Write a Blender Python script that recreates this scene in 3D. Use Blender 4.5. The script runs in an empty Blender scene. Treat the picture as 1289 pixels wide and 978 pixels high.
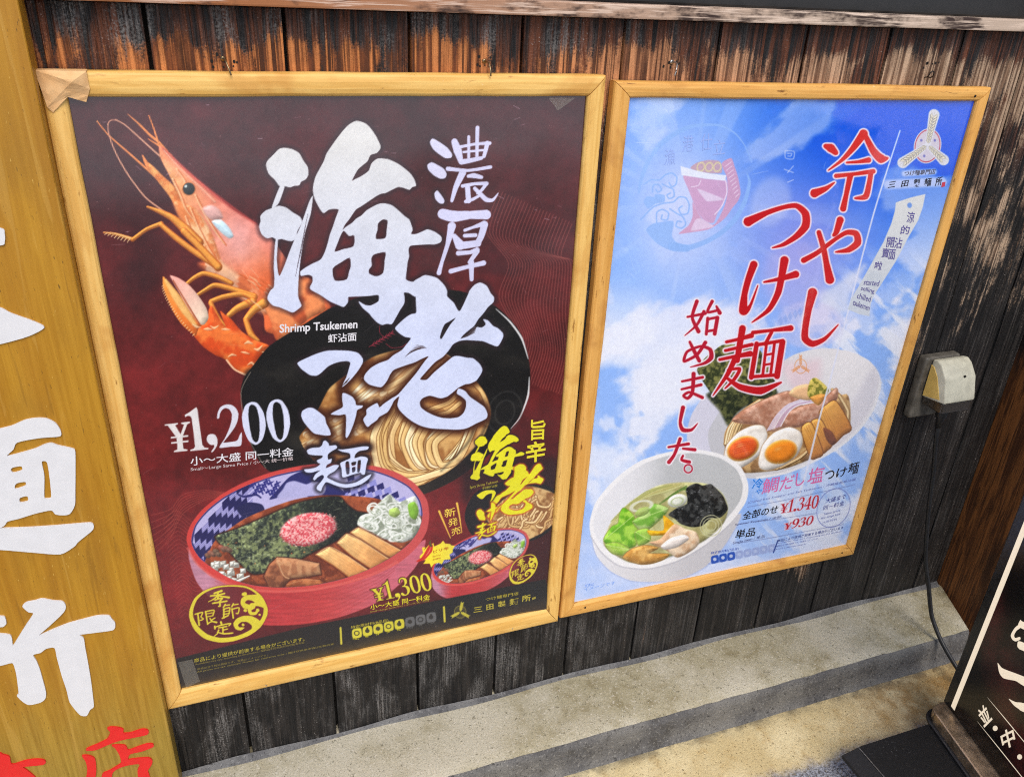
import bpy, bmesh, math, random
import numpy as np
from mathutils import Vector, Matrix

# ================================================================ camera, world, sun, exposure
sc = bpy.context.scene
COL = sc.collection
cam_d = bpy.data.cameras.new('camera'); cam = bpy.data.objects.new('camera', cam_d); COL.objects.link(cam)
FPX, PW = 1023.5935, 1289.0
cam_d.sensor_fit = 'HORIZONTAL'; cam_d.sensor_width = 36.0; cam_d.lens = 36.0 * FPX / PW
cam_d.clip_start = 0.02; cam_d.clip_end = 500
RM = Matrix(((0.93938664, -0.3402322, 0.0423649), (-0.11696877, -0.43417227, -0.89320364), (0.3222903, 0.8341082, -0.44765217)))
ROT = Matrix((RM[0], -RM[1], -RM[2])).transposed()
SURVEY = (0.12619899, -0.99731016, 1.22756669)          # where the wall was surveyed from
cam.matrix_world = Matrix.Translation(SURVEY) @ ROT.to_4x4()
sc.camera = cam

SUN_EL, SUN_AZ = math.radians(50), math.radians(-4)      # azimuth turned right of straight-on to the wall
wd = bpy.data.worlds.new('World'); sc.world = wd; wd.use_nodes = True
nt = wd.node_tree
sky = nt.nodes.new('ShaderNodeTexSky'); sky.sky_type = 'NISHITA'; sky.sun_disc = False
sky.sun_elevation = SUN_EL; sky.sun_rotation = math.pi - SUN_AZ; sky.air_density = 1.0; sky.dust_density = 2.5; sky.ozone_density = 1.0
nt.links.new(sky.outputs[0], nt.nodes['Background'].inputs[0]); nt.nodes['Background'].inputs[1].default_value = 0.12
sun_d = bpy.data.lights.new('sun', 'SUN'); sun_d.energy = 1.5; sun_d.angle = math.radians(40); sun_d.color = (1, .94, .86)
sun = bpy.data.objects.new('sun', sun_d); COL.objects.link(sun)
sdir = Vector((math.sin(SUN_AZ) * math.cos(SUN_EL), -math.cos(SUN_AZ) * math.cos(SUN_EL), math.sin(SUN_EL)))
sun.rotation_euler = sdir.to_track_quat('Z', 'Y').to_euler(); sun.location = sdir * 6
vs = sc.view_settings
sc.display_settings.display_device = 'sRGB'
vs.view_transform = 'Standard'; vs.look = 'None'; vs.gamma = 1; vs.exposure = 0.42; vs.use_curve_mapping = False
sc.render.engine = 'CYCLES'
sc.cycles.max_bounces = 6; sc.cycles.use_denoising = False; sc.cycles.filter_width = 1.1

LW, LH, RW, RH = .594, .8469, .598, .8455               # printed sheets (A1)
# ---------------------------------------------------------------- print painter
# The two posters are printed sheets.  Their artwork is painted point by point on
# the sheet itself (a fine grid of printed dots kept as the sheet's ink colour).
def noise2(u, v, seed=0):
    iu = np.floor(u).astype(np.int64); iv = np.floor(v).astype(np.int64)
    fu = u - iu; fv = v - iv
    fu = fu * fu * (3 - 2 * fu); fv = fv * fv * (3 - 2 * fv)
    def h(a, b):
        n = (a * 374761393 + b * 668265263 + seed * 974634777) & 0x7fffffff
        n = ((n ^ (n >> 13)) * 1274126177) & 0x7fffffff
        return ((n ^ (n >> 16)) & 0xffff) / 65535.0
    a = h(iu, iv); b = h(iu + 1, iv); c = h(iu, iv + 1); d = h(iu + 1, iv + 1)
    return (a * (1 - fu) + b * fu) * (1 - fv) + (c * (1 - fu) + d * fu) * fv

def fbm(u, v, s, seed=0, o=4):
    t = 0; a = .5
    for k in range(o):
        t = t + a * noise2(u / s + 13.7 * k, v / s + 7.3 * k, seed + k); s *= .5; a *= .5
    return t / (1 - .5 ** o)

def sm(a, b, x):
    t = np.clip((x - a) / (b - a), 0, 1); return t * t * (3 - 2 * t)

def T(ox, oy, s, pts):
    return [(ox + p[0] / s, oy + p[1] / s) for p in pts]

def spline(pts, closed=True, n=5):
    P = np.array(pts, float); N = len(P); out = []
    rng = range(N) if closed else range(N - 1)
    for i in rng:
        if closed:
            p0, p1, p2, p3 = P[i - 1], P[i], P[(i + 1) % N], P[(i + 2) % N]
        else:
            p0, p1, p2, p3 = P[max(i - 1, 0)], P[i], P[i + 1], P[min(i + 2, N - 1)]
        # sharp corners stay sharp
        for k in range(n):
            t = k / n
            m1 = .38 * (p2 - p0); m2 = .38 * (p3 - p1)
            out.append((2*t**3 - 3*t*t + 1)*p1 + (t**3 - 2*t*t + t)*m1 + (-2*t**3 + 3*t*t)*p2 + (t**3 - t*t)*m2)
    if not closed: out.append(P[-1])
    return np.array(out)

def homog(src, dst):
    A = []; b = []
    for (x, y), (u, v) in zip(src, dst):
        A.append([x, y, 1, 0, 0, 0, -u*x, -u*y]); b.append(u)
        A.append([0, 0, 0, x, y, 1, -v*x, -v*y]); b.append(v)
    h = np.linalg.solve(np.array(A, float), np.array(b, float))
    return np.append(h, 1).reshape(3, 3)

def hmap(H, p):
    p = np.atleast_2d(np.array(p, float))
    q = np.c_[p, np.ones(len(p))] @ H.T
    return q[:, :2] / q[:, 2:]

class Sheet:
    """w x h metres of paper; drawing coordinates are those of the rectified artwork survey (quad)."""
    def __init__(s, w, h, quad, pitch=.0009):
        s.nx = int(round(w / pitch)) + 1; s.ny = int(round(h / pitch)) + 1
        s.w, s.h = w, h
        s.H = homog([(0, 0), (w, 0), (w, h), (0, h)], quad); s.Hi = np.linalg.inv(s.H)
        X, Y = np.meshgrid(np.linspace(0, w, s.nx), np.linspace(0, h, s.ny))
        q = hmap(s.H, np.c_[X.ravel(), Y.ravel()])
        s.U = q[:, 0].reshape(s.ny, s.nx); s.V = q[:, 1].reshape(s.ny, s.nx)
        s.img = np.zeros((s.ny, s.nx, 3)); s.clip = None; s.vol = None
    def box(s, u0, v0, u1, v1):
        m = hmap(s.Hi, [(u0, v0), (u1, v0), (u1, v1), (u0, v1)])
        x = m[:, 0] / s.w * (s.nx - 1); y = m[:, 1] / s.h * (s.ny - 1)
        a, b = max(int(x.min()) - 1, 0), min(int(x.max()) + 2, s.nx)
        c, d = max(int(y.min()) - 1, 0), min(int(y.max()) + 2, s.ny)
        return (slice(c, max(d, c)), slice(a, max(b, a)))
    def put(s, sl, al, col, alpha=1., d=None, w=None):
        U, V = s.U[sl], s.V[sl]
        if U.size == 0: return
        c = col(U, V) if callable(col) else np.array(col, float) / 255.
        if d is not None and s.vol and min(d.shape) > 2:
            # photographed food is round: the picture's own modelling, lit from the upper left
            gy, gx = np.gradient(d); g = np.hypot(gx, gy) + 1e-9; lam = (-.45*gx - .85*gy) / g
            w = min(w or s.vol[0], s.vol[0]); e = 1 - np.clip(-d / w, 0, 1)
            k = s.vol[1] * (lam * e - .35 * e**3) + .10 * (fbm(U, V, 4., 91, 3) - .5)
            c = c * (1 + k)[..., None] + .5 * np.clip(k, 0, 1)[..., None]**2
        al = np.clip(al * alpha, 0, 1)
        if s.clip is not None: al = al * s.clip[sl]
        s.img[sl] = s.img[sl] * (1 - al[..., None]) + np.clip(c, 0, 1.1) * al[..., None]
    def dist(s, loops, pad):
        P = np.concatenate(loops)
        sl = s.box(P[:, 0].min() - pad, P[:, 1].min() - pad, P[:, 0].max() + pad, P[:, 1].max() + pad)
        U, V = s.U[sl], s.V[sl]; d2 = np.full(U.shape, 1e9); ins = np.zeros(U.shape, bool)
        for L in loops:
            for (x0, y0), (x1, y1) in zip(L, np.roll(L, -1, 0)):
                dx, dy = x1 - x0, y1 - y0; l2 = dx*dx + dy*dy
                if l2 < 1e-9: continue
                t = np.clip(((U - x0)*dx + (V - y0)*dy) / l2, 0, 1)
                d2 = np.minimum(d2, (U - x0 - t*dx)**2 + (V - y0 - t*dy)**2)
                if y0 != y1:
                    ins ^= ((y0 > V) != (y1 > V)) & (U < (x1 - x0)*(V - y0)/(y1 - y0) + x0)
        d = np.sqrt(d2); return sl, np.where(ins, -d, d)
    def poly(s, pts, col, soft=.6, alpha=1., curve=True, holes=(), glow=None):
        loops = [spline(pts) if curve else np.array(pts, float)] + [spline(h, n=3) if curve else np.array(h, float) for h in holes]
        g = glow[0] if glow else 0
        sl, d = s.dist(loops, soft + g + 1)
        if glow: s.put(sl, (1 - sm(glow[2] if len(glow) > 2 else 0, g, d)), glow[1])
        s.put(sl, 1 - sm(-soft, soft, d), col, alpha, d)
    def sdist(s, pts, w, pad, curve):
        P = spline(pts, False, 6) if curve and len(pts) > 2 else np.array(pts, float)
        W = np.interp(np.linspace(0, 1, len(P)), np.linspace(0, 1, len(w)), w) / 2 if len(w) > 1 else np.full(len(P), w[0] / 2)
        m = W.max() + pad
        sl = s.box(P[:, 0].min() - m, P[:, 1].min() - m, P[:, 0].max() + m, P[:, 1].max() + m)
        U, V = s.U[sl], s.V[sl]; d = np.full(U.shape, 1e9)
        for i in range(len(P) - 1):
            x0, y0 = P[i]; dx, dy = P[i+1] - P[i]; l2 = dx*dx + dy*dy + 1e-12
            t = np.clip(((U - x0)*dx + (V - y0)*dy) / l2, 0, 1)
            d = np.minimum(d, np.hypot(U - x0 - t*dx, V - y0 - t*dy) - (W[i] + t*(W[i+1] - W[i])))
        return sl, d
    def stroke(s, pts, w, col, soft=.55, alpha=1., curve=True):
        w = w if hasattr(w, '__len__') else [w]
        sl, d = s.sdist(pts, w, soft + 1, curve)
        s.put(sl, 1 - sm(-soft, soft, d), col, alpha, d if max(w) > 2.5 else None, max(w) * .5)
    def brush(s, strokes, col, halo=None, soft=.55, alpha=1.):
        """several strokes as one ink pass, with an optional halo (width, colour, softness) under them"""
        if halo:
            for pts, w in strokes:
                sl, d = s.sdist(pts, w, halo[0] + 2, True)
                s.put(sl, 1 - sm(halo[0] - halo[2], halo[0] + .01, d), halo[1])
        for pts, w in strokes: s.stroke(pts, w, col, soft, alpha)
    def ell(s, c, rx, ry, rot, col, soft=.7, alpha=1., ring=None):
        r = math.radians(rot); m = max(rx, ry) + soft + 3
        sl = s.box(c[0] - m, c[1] - m, c[0] + m, c[1] + m); U, V = s.U[sl] - c[0], s.V[sl] - c[1]
        a = U*math.cos(r) + V*math.sin(r); b = -U*math.sin(r) + V*math.cos(r)
        k = np.hypot(a / rx, b / ry); d = (k - 1) * min(rx, ry)
        if ring: d = np.abs(d) - ring / 2
        s.put(sl, 1 - sm(-soft, soft, d), col, alpha, d if not ring and min(rx, ry) > 3 else None)

def rgb(*c): return np.array(c, float) / 255.
def mixc(a, b, t): return np.array(a) / 255. * (1 - t[..., None]) + np.array(b) / 255. * t[..., None]
def speck(a, b, s, seed, lo=.35, hi=.65, o=3):
    return lambda U, V: mixc(a, b, sm(lo, hi, fbm(U, V, s, seed, o)))
def grad(a, b, p, q):
    dx, dy = q[0] - p[0], q[1] - p[1]; l = dx*dx + dy*dy
    return lambda U, V: mixc(a, b, np.clip(((U - p[0])*dx + (V - p[1])*dy) / l, 0, 1))
# ---------------------------------------------------------------- artwork of the shrimp poster
def Z1(p): return T(320, 145, 3.912, p)
def Z2(p): return T(445, 345, 4.89, p)
def Z3(p): return T(370, 430, 5.145, p)
def Z4(p): return T(530, 155, 4.89, p)
def Z5(p): return T(200, 490, 7.161, p)
def Z6(p): return T(120, 130, 4.892, p)
def Z7(p): return T(190, 290, 4.89, p)
def Z8(p): return T(235, 575, 4.092, p)
UMI = [
 (Z1([(150,158),(190,165),(225,185),(245,220),(268,255),(270,290),(258,312),(235,325),(225,342),(200,345),(180,352),(150,345),(128,345),(105,315),(75,285),(62,245),(70,220),(100,190),(125,165)]), []),
 (Z1([(133,340),(154,345),(128,422),(110,445),(90,450)]), []),
 (Z1([(125,442),(160,450),(195,475),(228,495),(240,520),(228,545),(215,570),(212,600),(190,615),(165,612),(140,605),(115,608),(95,597),(65,600),(40,580),(28,545),(35,515),(35,490),(60,465),(95,452)]), []),
 (Z1([(292,395),(282,480),(255,570),(240,650),(230,720),(222,800),(220,885),(236,930),(225,945),(195,965),(165,955),(130,940),(95,930),(72,905),(70,885),(85,855),(100,840),(103,790),(100,740),(102,690),(105,640),(110,605),(120,610),(118,650),(115,700),(118,750),(128,785),(150,740),(180,660),(205,600),(230,545),(250,490),(275,420)]), []),
 (Z1([(505,28),(545,38),(570,58),(600,100),(622,145),(622,165),(605,185),(575,195),(560,225),(530,250),(510,270),(485,318),(500,312),(530,297),(565,272),(580,235),(610,212),(660,215),(705,235),(735,255),(770,285),(790,315),(798,345),(780,352),(765,365),(735,355),(710,352),(680,365),(650,380),(625,385),(600,398),(560,425),(530,445),(505,460),(490,480),(470,510),(450,535),(440,558),(455,545),(485,525),(505,505),(530,490),(555,465),(580,450),(610,435),(640,430),(680,440),(715,468),(745,495),(765,510),(775,535),(782,560),(775,580),(800,580),(830,568),(855,558),(890,570),(918,590),(925,605),(918,622),(890,632),(850,632),(800,635),(770,640),(762,660),(765,690),(758,720),(752,770),(750,802)])
  + Z2([(350,38),(390,45),(402,90),(385,132),(345,110),(315,108),(318,140),(315,175),(290,215),(265,260),(240,300),(210,298),(180,305),(150,290),(120,260),(100,235),(60,200),(35,160),(75,182),(110,185),(150,165),(160,150),(155,122),(100,127),(0,132)])
  + Z1([(467,890),(465,915),(445,938),(420,930),(375,910),(330,880),(285,855),(278,840),(290,815),(290,790),(270,780),(235,785),(230,765),(255,745),(290,725),(330,705),(350,670),(365,625),(375,585),(390,545),(405,500),(418,462),(395,458),(370,462),(345,478),(325,455),(300,405),(292,360),(305,300),(345,225),(360,185),(405,120),(440,75),(470,45)]),
  [Z1([(445,565),(470,590),(495,588),(492,640),(440,655),(400,667),(410,635),(430,585)]), Z1([(635,510),(658,515),(655,555),(648,600),(605,605),(602,585),(610,560),(612,530)]),
   Z1([(473,697),(478,740),(470,765),(458,803),(400,808),(390,750),(430,720)]), Z1([(595,680),(648,670),(645,710),(638,770),(605,788),(570,775),(568,755),(582,735),(580,700)])])]
ROU = [(Z2([(370,45),(410,15),(440,0),(480,5),(520,20),(560,60),(578,95),(580,130),(620,170),(655,220),(705,120),(715,95),(745,60),(780,45),(820,65),(845,110),(865,135),(862,165),(830,195),(800,235),(770,270),(745,310),(715,335),(680,365),(665,385),(700,365),(745,318),(790,320),(815,300),(800,270),(830,278),(860,310),(890,325),(920,355),(920,385),(890,435),(850,425),(800,405),(740,400),(690,398),(650,405),(615,425),(590,460),(555,500),(510,530),(480,560),(440,605),(415,638),(455,640),(500,595),(560,545),(615,500),(650,495),(700,505),(740,510),(780,545),(795,575),(790,600),(760,645),(720,665),(690,670),(650,690),(620,715),(580,745),(540,755),(500,745),(470,740),(430,755),(413,780),(420,810),(450,835),(500,860),(550,875),(600,878),(650,870),(680,845),(695,810),(695,770),(670,745),(640,725),(650,695),(690,710),(720,745),(770,780),(810,810),(828,850),(820,880),(760,910),(700,940),(640,948),(560,945),(480,940),(420,925),(370,900),(330,870),(290,830),(275,795),(285,745),(255,770),(240,800),(215,840),(165,870),(150,890),(115,915),(95,932),(80,920),(65,885),(85,855),(85,825),(110,805),(150,785),(165,810),(190,790),(240,755),(280,730),(340,660),(390,600),(440,530),(465,498),(430,510),(380,535),(320,555),(255,580),(230,610),(210,650),(180,685),(150,685),(100,670),(70,640),(75,610),(110,570),(160,540),(215,520),(250,490),(300,460),(325,430),(345,405),(355,385),(320,378),(285,355),(260,325),(290,290),(330,255),(360,238),(388,230),(388,180),(385,132)]),
  [Z2([(630,262),(600,300),(575,340),(545,390),(535,380),(548,335),(565,300),(590,285)])])]
TSU = [(Z3([(28,130),(70,105),(150,70),(220,50),(300,48),(370,52),(420,65),(450,100),(450,130),(420,180),(380,230),(345,265),(318,285),(330,250),(345,220),(360,170),(370,130),(350,118),(290,125),(230,150),(180,195),(150,212),(110,208),(75,185),(50,165)]), [])]
KE = [(Z3([(95,420),(130,422),(165,445),(205,480),(215,520),(238,565),(243,595),(215,600),(180,595),(135,585),(95,545),(65,505),(52,470),(60,440)]), []),
      (Z3([(320,325),(350,330),(385,350),(402,375),(410,402),(450,405),(445,420),(415,435),(408,470),(390,530),(365,590),(348,615),(340,600),(343,530),(340,465),(300,468),(245,462),(265,445),(320,415),(318,370)]), [])]
MEN = [(Z3([(210,632),(230,650),(235,665),(275,662),(285,680),(245,705),(225,725),(228,755),(250,750),(245,775),(220,790),(215,810),(265,790),(298,795),(270,830),(235,850),(220,870),(245,885),(290,905),(340,915),(400,905),(440,885),(480,860),(508,850),(490,880),(450,910),(400,930),(340,938),(280,925),(230,905),(210,905),(190,935),(180,960),(155,950),(155,930),(180,900),(200,870),(190,855),(160,870),(140,890),(130,880),(145,850),(175,825),(120,840),(85,838),(72,820),(110,815),(150,805),(175,785),(160,775),(155,760),(185,745),(190,730),(140,728),(100,720),(90,695),(120,680),(170,675),(188,660),(195,638)]), []),
       (Z3([(290,690),(320,690),(380,682),(450,670),(490,672),(480,690),(430,700),(405,720),(400,745),(440,735),(475,740),(485,755),(475,790),(465,850),(445,850),(435,840),(380,855),(335,870),(318,865),(315,820),(305,780),(330,765),(370,745),(365,715),(320,705)]),
        [Z3([(340,775),(362,770),(366,842),(346,848)]), Z3([(378,775),(408,768),(404,790),(382,795)]), Z3([(382,808),(404,803),(402,832),(384,838)]), Z3([(420,765),(440,762),(432,832),(416,834)])])]
NOU = [([(205,115),(225,170),(245,240)],[30,40,20]),([(225,150),(330,130),(420,125)],[14,12,16]),([(292,85),(292,210)],[13]),([(345,30),(342,220)],[18,14]),([(405,125),(395,170),(385,205)],[22,18,16]),([(260,178),(400,165)],[10]),([(250,238),(300,230),(370,215)],[26,22,16]),
       ([(165,280),(290,290),(425,270)],[20,13,16]),([(255,305),(215,390),(190,475)],[34,24,14]),([(290,325),(325,322),(370,332)],[14,24,16]),([(255,385),(330,372),(402,370)],[16,14,18]),([(285,385),(292,475)],[24]),([(275,480),(320,465),(365,440)],[16,14,10]),([(330,400),(360,430),(400,468),(440,470),(472,430)],[16,20,22,14,3]),([(398,375),(372,410),(345,432)],[16,14,8])]
ATSU = [([(135,555),(200,570),(300,562),(400,560)],[50,56,38,46]),([(190,630),(165,740),(130,850),(112,915)],[40,20,16,22]),([(390,620),(370,690),(345,740)],[34,30,26]),([(205,690),(240,745)],[22,48]),([(240,750),(350,735)],[36,32]),([(270,688),(335,685)],[18]),([(270,655),(320,637),(385,615)],[14,12,26]),
        ([(230,795),(300,790),(345,775)],[22,18,24]),([(345,785),(300,850)],[22,18]),([(310,850),(312,955)],[26,18]),([(185,905),(280,880),(385,855)],[22,18,24])]
NDOT = [Z4([(70,95),(110,115),(160,150),(190,190),(185,212),(150,215),(110,190),(75,160),(55,120)]), Z4([(65,240),(100,255),(140,280),(157,310),(150,335),(120,340),(80,320),(45,285),(40,255)]), Z4([(100,412),(125,440),(143,470),(140,490),(115,490),(90,465),(83,430)])]

def digits():
    """serif price figures on a common 100-high body: list of (outline, holes), advance"""
    D = {}
    D['0'] = ([([(27,0),(46,12),(54,50),(46,88),(27,100),(8,88),(0,50),(8,12)], [[(27,7),(36,18),(40,50),(36,82),(27,93),(18,82),(14,50),(18,18)]])], 57)
    D['1'] = ([([(29,0),(31,0),(31,90),(34,96),(44,97),(44,100),(4,100),(4,97),(14,96),(17,90),(17,24),(15,19),(10,18),(2,22),(0,18),(14,12)], [])], 50)
    D['2'] = ([([(2,30),(5,12),(16,2),(28,0),(42,5),(50,16),(49,30),(42,44),(26,66),(14,84),(36,84),(44,82),(48,68),(52,68),(48,100),(0,100),(0,94),(14,76),(30,50),(35,32),(33,16),(24,8),(14,10),(8,20),(7,30)], [])], 57)
    D['3'] = ([([(4,24),(8,8),(20,0),(34,2),(44,10),(46,24),(42,36),(32,45),(42,50),(50,62),(48,80),(38,94),(22,100),(8,98),(1,90),(2,82),(8,80),(14,86),(20,94),(28,93),(34,84),(35,68),(30,54),(16,50),(16,46),(27,42),(32,30),(31,14),(24,7),(15,10),(9,24)], [])], 56)
    D['4'] = ([([(34,0),(42,0),(42,64),(53,64),(53,74),(42,74),(42,90),(50,97),(50,100),(18,100),(18,97),(28,90),(28,74),(0,74),(0,67)], [[(28,18),(28,64),(7,64)]])], 58)
    D['9'] = ([([(26,0),(42,8),(52,30),(50,60),(38,88),(16,100),(8,99),(8,95),(24,88),(34,72),(38,54),(28,62),(14,60),(3,48),(0,30),(8,8)], [[(26,6),(34,18),(36,36),(32,52),(24,54),(16,44),(14,26),(18,10)]])], 57)
    D[','] = ([([(12,78),(22,80),(27,90),(24,104),(14,116),(6,120),(5,117),(13,108),(15,100),(6,99),(0,90),(4,80)], [])], 32)
    D['.'] = ([([(12,80),(20,82),(24,90),(20,98),(12,100),(4,98),(0,90),(4,82)], [])], 30)
    D['Y'] = ([([(0,30),(34,30),(34,33),(27,35),(39,58),(50,36),(43,33),(43,30),(66,30),(66,33),(58,36),(45,62),(58,62),(58,66),(43,66),(43,75),(58,75),(58,79),(43,79),(43,94),(53,97),(53,100),(18,100),(18,97),(28,94),(28,79),(13,79),(13,75),(28,75),(28,66),(13,66),(13,62),(26,62),(8,34),(0,33)], [])], 66)
    return D
DIG = digits()

def price(sh, txt, p0, p1, p2, col, kern=0, glow=None, soft=.5):
    """price figures: p0 = top-left, p1 = top-right, p2 = bottom-left of the whole word"""
    tot = sum(DIG[c][1] + kern for c in txt) - kern
    p0, p1, p2 = map(np.array, (p0, p1, p2)); x = 0
    for c in txt:
        for o, hs in DIG[c][0]:
            f = lambda L: [tuple(p0 + (p1 - p0)*((a + x)/tot) + (p2 - p0)*(b/100.)) for a, b in L]
            sh.poly(f(o), col, soft, holes=[f(h) for h in hs], glow=glow, curve=c not in 'Y4')
        x += DIG[c][1] + kern

def affine(src, dst):
    A = np.c_[np.array(src, float), np.ones(3)]; M = np.linalg.solve(A, np.array(dst, float))
    return lambda pts: [tuple(np.array([p[0], p[1], 1.]) @ M) for p in pts]

def xf(shape, f): return [(f(o), [f(h) for h in hs]) for o, hs in shape]

def strands(sh, paths, w, light, dark, soft=.5):
    for p in paths:
        sh.stroke(p, [w + 1.6], dark, soft); sh.stroke(p, [w], light, soft)
        q = [(a - .22*w, b - .22*w) for a, b in p]; sh.stroke(q, [w*.35], tuple(min(255, c + 22) for c in light), .5, .8)

def ramen(sh, f, sc, lite=False):
    """red bowl of dipping broth; f maps survey tile points to the sheet, sc = size against the large bowl"""
    rim = [(0,430),(20,350),(80,270),(180,190),(300,125),(450,70),(600,38),(720,28),(850,30),(980,42),(1090,75),(1180,130),(1240,210),(1255,290),(1240,380),(1190,460),(1100,540),(960,610),(800,660),(640,690),(480,698),(340,690),(220,660),(110,600),(40,530)]
    inn = [(25,440),(45,350),(110,270),(200,200),(320,140),(460,90),(600,60),(720,48),(850,50),(960,62),(1060,95),(1150,145),(1205,215),(1220,290),(1200,370),(1150,440),(1060,510),(930,580),(790,630),(640,660),(480,670),(350,660),(240,630),(150,580),(70,520)]
    body = [(30,460),(12,520),(50,640),(120,725),(220,800),(320,845),(420,868),(600,862),(800,822),(980,750),(1110,645),(1195,545),(1235,420),(1100,500),(700,600),(200,600)]
    F = lambda a: f(a)
    c0, c1 = F([(100,560)])[0], F([(1150,560)])[0]
    def bodycol(U, V):
        t = np.clip((U - c0[0]) / (c1[0] - c0[0]), 0, 1)
        a = mixc((196,140,160), (190,62,64), sm(0, .22, t)); b = mixc((200,75,72), (205,110,125), sm(.5, 1, t))
        k = sm(.3, .75, t)[..., None]
        c = a * (1 - k) + b * k
        n = fbm(U*.25 + V*.1, V*2.2, 6*sc, 5, 2)[..., None]
        return c * (.9 + .2*n)
    sh.poly(F(body), bodycol, .9)
    for k in range(7):
        y = 700 + 24*k
        sh.stroke(F([(150 - 5*k + 30*k, y - 60 + 4*k),(330,y),(520,y + 8),(760,y - 30),(1010 - 12*k,y - 120),(1140 - 22*k, y - 215 + 8*k)]), [1.2*sc], (165,55,58), .9, .35)
    sh.poly(F(rim), grad((214,70,62), (205,88,86), F([(0,400)])[0], F([(1250,300)])[0]), .8)
    sh.stroke(F([(6,470),(50,545),(130,612),(230,655),(350,684),(490,692),(650,682),(800,652),(960,602),(1090,538)]), [3.2*sc], (226,112,104), 1.0, .6)
    e = F([(600,55),(850,48)])
    sh.poly(F(inn), (193,188,228), .7)
    sl, d = sh.dist([spline(F(inn))], 2); save = sh.clip
    cl = np.zeros(sh.U.shape); cl[sl] = 1 - sm(-.5, .5, d); sh.clip = cl
    sh.stroke(F(inn + inn[:1]), [3.4*sc], (45,40,105), .7, .9)
    # chequer bands left and right
    for i in range(9):
        for j in range(7):
            x = 40 + i*36 - j*6; y = 560 - i*42 - j*0 + j*44 - 160
            if (i + j) % 2 == 0 and x < 330 - j*8:
                sh.poly(F([(x,y),(x+38,y-38),(x+44,y+4),(x+4,y+44)]), (38,36,92), .5, curve=False)
            elif x < 330:
                for q in range(3): sh.stroke(F([(x+6,y+6+10*q),(x+38,y-26+10*q)]), [.9*sc], (90,90,165), .5, .7, False)
    for i in range(11):
        for j in range(5):
            x = 830 + i*38 - j*10; y = 96 + j*32 + i*i*1.8 + i*4
            c = (46,44,110) if (i + j) % 2 == 0 else (150,150,215)
            sh.poly(F([(x,y),(x+34,y-16),(x+42,y+14),(x+8,y+32)]), c, .5, curve=False)
    # painted mountain, clouds and pine branch
    sh.poly(F([(430,215),(470,165),(530,100),(585,72),(640,66),(690,72),(760,130),(820,190),(640,205),(600,160),(520,190)]), (44,44,108), .7)
    sh.poly(F([(520,128),(560,118),(620,135),(660,120),(720,140),(700,190),(560,200),(470,205),(500,160)]), (186,184,226), 1.2)
    for a in range(16):
        x = 320 + (a*47) % 150; y = 120 + (a*29) % 70
        sh.stroke(F([(x,y),(x+26,y-14)]), [3*sc,1*sc], (52,52,130), .6); sh.stroke(F([(x+6,y-16),(x+18,y+10)]), [2*sc], (52,52,130), .6)
    sh.stroke(F([(270,190),(300,200),(360,190),(385,205)]), [2*sc,3*sc,2*sc], (44,44,110), .6)
    sh.poly(F([(260,260),(320,230),(390,240),(400,280),(300,310)]), (36,36,86), .8)
    # broth
    sh.vol = (7*sc, .30)
    sh.poly(F([(90,560),(140,440),(200,385),(300,315),(420,262),(560,215),(700,192),(850,195),(1000,212),(1120,280),(1215,300),(1210,380),(1150,450),(1060,515),(930,585),(790,635),(640,664),(480,674),(350,664),(240,634),(150,585)]), speck((120,56,30),(165,86,50), 9*sc, 8), .8)
    # seaweed
    ns = F([(150,410),(260,368),(400,308),(560,238),(700,205),(790,200),(830,240),(880,275),(945,290),(925,335),(860,380),(760,435),(640,495),(520,565),(420,592),(345,600),(290,560),(225,490)])
    a0, a1 = F([(250,450)])[0], F([(780,250)])[0]
    def nori(U, V):
        t = np.clip(((U-a0[0])*(a1[0]-a0[0]) + (V-a0[1])*(a1[1]-a0[1])) / ((a1[0]-a0[0])**2 + (a1[1]-a0[1])**2), 0, 1)
        n = .4*fbm(U, V, 11*sc, 3, 3) + .6*fbm(U, V, 3.6*sc, 13, 3); m = fbm(U, V, 2.6*sc, 11, 3)
        c = mixc((42,50,42), (132,142,96), sm(.34, .66, n)*(1 - .85*sm(.45, .85, t)))
        c = c * (1 - .45*sm(.6, 1, t)[..., None]) + .24*(sm(.55, .75, m)*(.55 + .4*sm(.4,0,t)))[..., None]*np.array([.8,.85,.7])
        return c
    sh.poly(ns, nori, .7, glow=(3*sc, (60,28,18)))
    rn = random.Random(14)
    for k in range(70 if not lite else 14):
        x, y = rn.uniform(150,1120), rn.uniform(430,670); sh.ell(F([(x,y)])[0], rn.uniform(.5,1.6)*sc, rn.uniform(.4,1.0)*sc, -10, rn.choice([(224,150,90),(196,108,60),(92,40,22)]), .6, .7)
    for k in range(60 if not lite else 12):
        t = rn.random(); x, y = 230 + 560*t + rn.uniform(-50,50), 480 - 190*t + rn.uniform(-90,90)
        if (x-240)*.42 + (y-440) < 160 and y > 440 - .42*(x-150) - 20: sh.stroke(F([(x,y),(x+rn.uniform(8,30),y+rn.uniform(-16,6)),(x+rn.uniform(20,50),y+rn.uniform(-26,10))]), [.5,1.2*sc,.4], rn.choice([(176,186,140),(26,34,30),(206,210,176)]), .6, .4)
    # pink flakes
    c = F([(632,368)])[0]
    sh.ell(c, 36*sc, 20.5*sc, -11, speck((218,84,94),(248,184,180), 2.2*sc, 4, .3, .65, 2), 1.6)
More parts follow.
